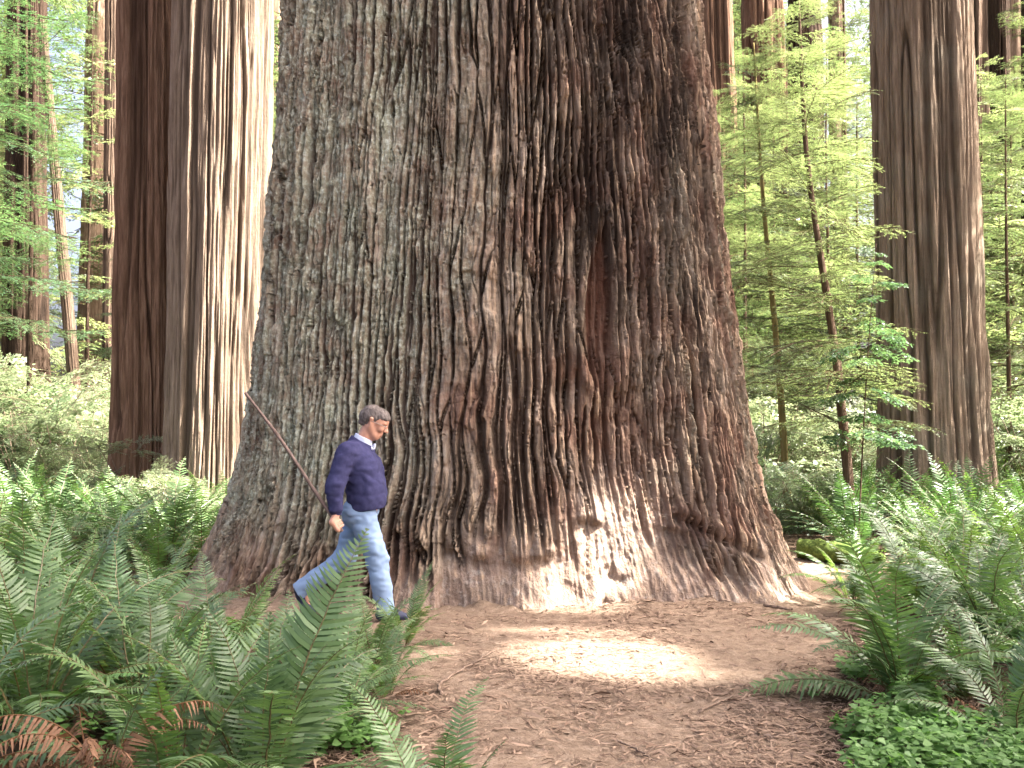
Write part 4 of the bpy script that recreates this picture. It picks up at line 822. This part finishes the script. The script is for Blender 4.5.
M['shirt'] = mat_plain('pale_shirt', (0.38, 0.42, 0.54), (0.50, 0.54, 0.66), 30, 0.8)
M['hair'] = mat_plain('greying_hair', (0.045, 0.036, 0.032), (0.15, 0.125, 0.115), 60, 0.6, 0.8, (1, 1, 0.3), bdist=0.006)
M['shoe'] = mat_plain('dark_shoe', (0.018, 0.02, 0.04), (0.035, 0.04, 0.07), 30, 0.6)
M['sole'] = mat_plain('shoe_sole', (0.05, 0.045, 0.04), (0.09, 0.08, 0.07), 30, 0.8)
M['eye'] = mat_plain('eye_white', (0.6, 0.58, 0.55), (0.7, 0.68, 0.65), 30, 0.2)
M['iris'] = mat_plain('iris', (0.03, 0.02, 0.015), (0.05, 0.03, 0.02), 30, 0.2)
M['metal'] = mat_plain('spectacle_frame', (0.22, 0.20, 0.18), (0.32, 0.30, 0.27), 30, 0.3, spec=0.6)
M['stick'] = mat_plain('stick_wood', (0.10, 0.066, 0.056), (0.19, 0.135, 0.118), 18, 0.8, 0.4, (1, 1, 1))

PYM = 7.72; PXM = X_at(362, PYM); PZM = pz(PXM + 0.2, PYM)
man = thing('person', 'man in navy pullover and pale jeans walking right, looking down, stick in hand', 'person', (PXM, PYM, PZM))
# joints, metres: x ahead, y away from the camera, z up
HIPr, HIPl = (0.015, -0.085, 0.80), (0.0, 0.085, 0.80)
KNr, ANr = (0.135, -0.10, 0.435), (0.205, -0.105, 0.095)
KNl, ANl = (-0.145, 0.09, 0.43), (-0.445, 0.10, 0.225)
SHr, ELr, WRr = (-0.085, -0.20, 1.285), (-0.165, -0.265, 1.02), (-0.15, -0.255, 0.83)
SHl, ELl, WRl = (-0.005, 0.19, 1.285), (0.01, 0.25, 1.03), (0.0, 0.235, 0.85)
NECK = (0.0, 0, 1.345); HC = np.array([0.098, 0, 1.508]); HP = R(24)
def hd(x, y, z): c, s_ = math.cos(HP), math.sin(HP); return (HC[0] + x * c + z * s_, HC[1] + y, HC[2] - x * s_ + z * c)
STK0, STK1 = np.array((-0.835, -0.27, 1.735)), np.array((-0.108, -0.256, 0.698)); SD = (STK1 - STK0) / np.linalg.norm(STK1 - STK0)
GRIP = STK0 + SD * ((-0.145 - STK0[0]) / SD[0])                            # the point of the stick inside the fist
def head(F):
    F.cap(hd(-0.032, 0, 0.03), hd(0.025, 0, 0.035), 0.083, 0.080, 0.03, sq=(1, 0.90, 1.02))
    F.cap(hd(0.03, 0, -0.01), hd(0.042, 0, -0.065), 0.062, 0.048, 0.03, sq=(1, 0.95, 1))
    F.cap(hd(0.05, -0.012, -0.095), hd(0.05, 0.012, -0.095), 0.030, 0.030, 0.025)
    for s in (-1, 1):
        F.cap(hd(-0.005, s * 0.052, -0.045), hd(0.035, s * 0.038, -0.085), 0.026, 0.022, 0.025)          # jaw
        F.ell(hd(0.070, s * 0.042, -0.028), (0.020, 0.020, 0.020), 0.02)                                     # cheek
        F.ell(hd(0.098, s * 0.031, 0.006), (0.013, 0.016, 0.010), 0.012, sub=True)                           # socket
        F.cap(hd(0.086, s * 0.014, 0.026), hd(0.078, s * 0.050, 0.026), 0.011, 0.009, 0.012)               # brow
        F.cap(hd(-0.010, s * 0.076, -0.028), hd(-0.022, s * 0.082, 0.022), 0.012, 0.016, 0.008, sq=(1, 0.55, 1))   # ear
        F.ell(hd(-0.006, s * 0.086, 0.0), (0.008, 0.006, 0.014), 0.006, sub=True)
        F.ell(hd(0.100, s * 0.012, -0.032), (0.010, 0.009, 0.008), 0.008)
    F.cap(hd(0.088, 0, 0.016), hd(0.117, 0, -0.028), 0.010, 0.013, 0.012)                                  # nose
    F.cap(hd(0.088, -0.017, -0.056), hd(0.088, 0.017, -0.056), 0.009, 0.009, 0.010)
    F.cap(hd(0.085, -0.015, -0.072), hd(0.085, 0.015, -0.072), 0.010, 0.010, 0.010)
    F.cap(hd(0.100, -0.022, -0.064), hd(0.100, 0.022, -0.064), 0.003, 0.003, 0.004, sub=True)
def build_body():
    F = Field((-0.62, -0.38, -0.02), (0.36, 0.36, 1.70), 0.0062)
    for a, k, n_ in ((HIPr, KNr, ANr), (HIPl, KNl, ANl)):
        a, k, n_ = map(np.array, (a, k, n_)); F.cap(a, k, 0.072, 0.05, 0.03); c = k + (n_ - k) * 0.35 + (-0.012, 0, 0); F.cap(k, c, 0.048, 0.050, 0.03); F.cap(c, n_, 0.048, 0.033, 0.03)
    F.cap(ANr, (0.30, -0.11, 0.035), 0.035, 0.028, 0.02); F.cap(ANl, (-0.425, 0.10, 0.05), 0.035, 0.028, 0.02)
    F.cap((0.01, -0.07, 0.84), (0.01, 0.07, 0.84), 0.105, 0.105, 0.05); F.cap((0.02, -0.06, 1.0), (0.02, 0.06, 1.0), 0.10, 0.10, 0.06); F.cap((0.01, -0.09, 1.17), (0.01, 0.09, 1.17), 0.105, 0.105, 0.06)
    F.cap((-0.04, -0.14, 1.29), (-0.0, 0.14, 1.29), 0.06, 0.06, 0.05); F.cap((-0.012, 0, 1.30), hd(-0.02, 0, -0.03), 0.062, 0.057, 0.03)
    for a, e, w_ in ((SHr, ELr, WRr), (SHl, ELl, WRl)): F.cap(a, e, 0.05, 0.04, 0.03); F.cap(e, w_, 0.039, 0.026, 0.02)
    head(F)
    # right hand: the palm on the outer side of the stick, four fingers round it, the thumb across them
    W = np.array(WRr); g = GRIP; out = np.array((0, -1.0, 0)); fw = np.cross(out, SD); fw /= np.linalg.norm(fw)
    if fw[0] < 0: fw = -fw
    pc = g + out * 0.030 - fw * 0.012; F.cap(W, pc - SD * 0.030, 0.027, 0.026, 0.015); F.cap(pc - SD * 0.034, pc + SD * 0.038, 0.021, 0.020, 0.015)
    for i, (o, r) in enumerate(((-0.034, .0095), (-0.012, .0100), (0.011, .0098), (0.032, .0085))):
        q = g + SD * o; k0 = q + out * 0.030 + fw * 0.010; k1 = q + out * 0.012 + fw * 0.036; k2 = q - out * 0.018 + fw * 0.027; k3 = q - out * 0.026 + fw * 0.001
        F.chain([k0, k1, k2, k3], [r * 1.1, r, r * 0.95, r * 0.85], 0.004)
    q = g - SD * 0.046; F.chain([pc - SD * 0.034 - fw * 0.010, q - fw * 0.026 - out * 0.006, q - out * 0.028 + SD * 0.012 - fw * 0.012], [0.013, 0.011, 0.009], 0.006)
    # left hand hanging, slightly curled
    W = np.array(WRl); D = np.array((0.22, -0.03, -0.97)); D /= np.linalg.norm(D); A = np.array((0.95, 0.2, 0.2)); N = np.cross(D, A); N /= np.linalg.norm(N); A = np.cross(N, D)
    F.cap(W, W + D * 0.03, 0.025, 0.024, 0.012); F.cap(W + D * 0.045 - A * 0.02, W + D * 0.085 - A * 0.022, 0.017, 0.016, 0.012); F.cap(W + D * 0.045 + A * 0.018, W + D * 0.09 + A * 0.022, 0.017, 0.015, 0.012)
    for o, l in ((-0.031, 0.062), (-0.010, 0.076), (0.011, 0.082), (0.031, 0.072)):
        b_ = W + D * 0.09 + A * o; F.chain([b_, b_ + D * l * 0.5 + N * 0.008, b_ + D * l * 0.78 + N * 0.028, b_ + D * l * 0.88 + N * 0.046], [0.0095, 0.009, 0.0085, 0.007], 0.004)
    b_ = W + D * 0.035 + A * 0.03; F.chain([b_, b_ + D * 0.03 + A * 0.022 + N * 0.012, b_ + D * 0.062 + A * 0.024 + N * 0.026], [0.013, 0.011, 0.009], 0.006)
    return F.mesh('body', [M['skin']])
body = obj('body', build_body(), man)
def folds(F, amp, sx, sy, sz, seed, sharp=False):
    x, y, z = F.all(); m = np.abs(F.f) < 0.05; n = np.zeros(F.f.shape, np.float32); xs, ys, zs = x[m] * sx, y[m] * sy, z[m] * sz
    v = vn3(xs, ys, zs, seed) + 0.5 * vn3(xs * 2.1 + 3, ys * 2.1, zs * 2.1, seed + 1); n[m] = amp * ((1 - np.abs(v) * 2) if sharp else v); F.f += n
def cut(F, nrm, off):
    x, y, z = F.all(); F.f = np.maximum(F.f, (x * nrm[0] + y * nrm[1] + z * nrm[2] - off).astype(np.float32))
# jeans: each leg loose, creased behind the knee and at the hem
F = Field((-0.62, -0.28, 0.03), (0.36, 0.28, 0.95), 0.0085)
for a, k, n_, cr in ((HIPr, KNr, ANr, (0.0, -0.045, .74)), (HIPl, KNl, ANl, (0.0, 0.045, .74))):
    a, k, n_ = map(np.array, (a, k, n_)); F.cap(a + (-0.012, 0, 0.02), k + (0.0, 0, 0.02), 0.116, 0.085, 0.05); F.cap(k + (0, 0, 0.02), n_ + (n_ - k) * 0.2, 0.085, 0.074, 0.03)
F.cap((-0.005, -0.06, 0.83), (-0.005, 0.06, 0.83), 0.118, 0.118, 0.05); F.ell((-0.055, -0.05, 0.79), (0.085, 0.075, 0.09), 0.04); F.ell((-0.055, 0.05, 0.79), (0.085, 0.075, 0.09), 0.04)
folds(F, 0.009, 6, 6, 7, 31); folds(F, 0.005, 8, 10, 17, 35, True)
x, y, z = F.all(); dl = ((x - ANl[0]) * (KNl[0] - ANl[0]) + (z - ANl[2]) * (KNl[2] - ANl[2])) / np.hypot(KNl[0] - ANl[0], KNl[2] - ANl[2])
F.f = np.maximum(F.f, np.where((y > 0.0) & (x < -0.25), -(dl + 0.075), -1).astype(np.float32))          # rear hem
F.f = np.maximum(F.f, (0.055 - z + (x - 0.2) * 0.1).astype(np.float32))                               # front hem
obj('jeans', F.mesh('jeans', [M['denim']]), man)
# pullover: body, sleeves, gathered hem and cuffs
F = Field((-0.34, -0.36, 0.76), (0.32, 0.36, 1.42), 0.008)
F.cap((-0.052, -0.125, 1.285), (-0.035, 0.125, 1.285), 0.094, 0.094, 0.05); F.cap((0.005, -0.075, 1.16), (0.01, 0.075, 1.16), 0.142, 0.142, 0.07); F.cap((0.035, -0.065, 1.02), (0.035, 0.065, 1.02), 0.146, 0.146, 0.07)
F.cap((0.045, -0.065, 0.91), (0.045, 0.065, 0.91), 0.142, 0.142, 0.06); F.cap((0.04, -0.07, 0.858), (0.04, 0.07, 0.858), 0.123, 0.123, 0.02); F.cap((-0.014, -0.02, 1.31), (0.008, 0.0, 1.385), 0.092, 0.082, 0.05); F.cap((-0.014, 0.02, 1.31), (0.008, 0.0, 1.385), 0.092, 0.082, 0.05)
for a, e, w_, s in ((SHr, ELr, WRr, 1), (SHl, ELl, WRl, -1)):
    a, e, w_ = map(np.array, (a, e, w_)); F.cap(a, e, 0.083, 0.070, 0.035); F.cap(e, w_ + (e - w_) * 0.22, 0.070, 0.060, 0.025); F.cap(w_ + (e - w_) * 0.18, w_ + (e - w_) * 0.02, 0.046, 0.042, 0.012)
folds(F, 0.006, 7, 7, 8, 58); folds(F, 0.005, 8, 9, 14, 57, True)
cut(F, (0.12, 0, -1), -0.832)                                                                            # hem line
c, s_ = math.cos(R(28)), math.sin(R(28)); cut(F, (-s_ * -1, 0, c), 1.365 * c + 0.01 * s_)              # neckline slopes to the front
obj('pullover', F.mesh('pullover', [M['navy']]), man)
# shirt collar standing out of the neckline
F = Field((-0.14, -0.13, 1.25), (0.18, 0.13, 1.47), 0.0055)
F.cap((-0.010, 0, 1.31), (0.016, 0, 1.40), 0.084, 0.071, 0.01, sq=(1, 0.95, 1)); F.cap((0.055, -0.03, 1.325), (0.088, -0.042, 1.305), 0.020, 0.012, 0.015); F.cap((0.055, 0.03, 1.325), (0.088, 0.042, 1.305), 0.020, 0.012, 0.015); F.cap((0.085, 0, 1.30), (0.10, 0, 1.335), 0.016, 0.012, 0.01)
cut(F, (0.42, 0, 0.91), 1.407 * 0.91); obj('collar', F.mesh('collar', [M['shirt']]), man)
# hair: a cap that leaves the face and ears free
F = Field((-0.10, -0.13, 1.38), (0.26, 0.13, 1.72), 0.005)
F.cap(hd(-0.034, 0, 0.032), hd(0.026, 0, 0.038), 0.094, 0.085, 0.03, sq=(1, 0.90, 1.02)); F.cap(hd(-0.075, 0, -0.035), hd(-0.07, 0, 0.01), 0.04, 0.06, 0.03); F.cap(hd(0.055, 0.02, 0.072), hd(0.070, -0.035, 0.058), 0.028, 0.022, 0.02)
x, y, z = F.all(); lx = (x - HC[0]) * math.cos(HP) - (z - HC[2]) * math.sin(HP); lz = (x - HC[0]) * math.sin(HP) + (z - HC[2]) * math.cos(HP)
hl = np.where(lx > 0.035, 0.042 + 0.10 * np.maximum(lx - 0.035, 0), np.where(lx > 0.0, 0.042 - (0.035 - lx) * 1.9, np.where(lx > -0.035, 0.012 - 0.0 * lx, -0.055)))
F.f = np.maximum(F.f, ((hl - lz) * 0.6).astype(np.float32)); folds(F, 0.003, 18, 30, 22, 71); folds(F, 0.003, 40, 150, 30, 73, True); obj('hair', F.mesh('hair', [M['hair']]), man)
# shoes
def shoe(heel, ball, toe, up, y):
    F = Field((-0.62, y - 0.09, -0.03), (0.42, y + 0.09, 0.36), 0.0065); heel, ball, toe, up = (np.array((p[0], y, p[1])) if len(p) == 2 else np.array(p) for p in (heel, ball, toe, up))
    F.cap(heel, ball, 0.036, 0.044, 0.02, sq=(1, 0.95, 1)); F.cap(ball, toe, 0.042, 0.030, 0.02, sq=(1, 1.0, 1)); F.cap(heel + (up - heel) * 0.2, up, 0.040, 0.042, 0.03); F.cap(heel + (ball - heel) * .3, up, 0.034, 0.03, 0.03)
    return F
F = shoe((0.165, 0.04), (0.285, 0.042), (0.345, 0.034), (0.205, 0.125), -0.108); cut(F, (0, 0, -1), -0.004); obj('shoe', F.mesh('shoe', [M['shoe']]), man)
F = shoe((-0.505, 0.205), (-0.445, 0.065), (-0.395, 0.032), (-0.44, 0.245), 0.10); obj('shoe', F.mesh('shoe', [M['shoe']]), man)
# eyes and spectacles
for s in (-1, 1):
    for nm, c, r, mt in (('eye', hd(0.078, s * 0.031, 0.006), 0.0115, 'eye'), ('iris', hd(0.0875, s * 0.031, 0.003), 0.0045, 'iris')):
        F = Field(np.array(c) - 0.02, np.array(c) + 0.02, 0.0025); F.ell(c, (r, r, r), 0.001); e = obj(nm, F.mesh(nm, [M[mt]]), man if nm == 'eye' else ey)
        if nm == 'eye': ey = e
gl = []
for s in (-1, 1):
    a = np.linspace(0, 2 * math.pi, 17); gl.append(tube([hd(0.104 - 0.006 * abs(math.cos(q)), s * 0.033 + 0.024 * math.cos(q), 0.0 + 0.017 * math.sin(q)) for q in a], 0.0018, 5)); gl.append(tube([hd(0.099, s * 0.057, 0.006), hd(0.05, s * 0.077, 0.008), hd(-0.012, s * 0.083, 0.006)], 0.0018, 5))
gl.append(tube([hd(0.103, -0.010, 0.003), hd(0.107, 0, 0.006), hd(0.103, 0.010, 0.003)], 0.0018, 5)); V, Q = join(gl); obj('spectacles', mesh_np('spectacles', V, Q, mats=[M['metal']]), man)
# the walking stick in his hand: a thing of its own
o = np.array((PXM, PYM, PZM)); P = curve([STK0, STK0 + SD * 0.45 + (0.012, 0, 0.012), STK0 + SD * 0.9 + (0.006, 0, 0.004), STK1], 30)
V, Q = tube(P, np.linspace(0.0105, 0.015, 30), 9, 0.18, 8); kn = [tube([P[i] - SD * 0.008, P[i] + np.array((0.004, -0.012, 0.012))], [0.012, 0.004], 6) for i in (7, 14, 21)]
V, Q = join([(V, Q)] + kn); tag(obj('walking_stick', mesh_np('walking_stick', V - STK1, Q, mats=[M['stick']]), None, o + STK1), 'long reddish wooden walking stick pointing up behind the man', 'walking stick')
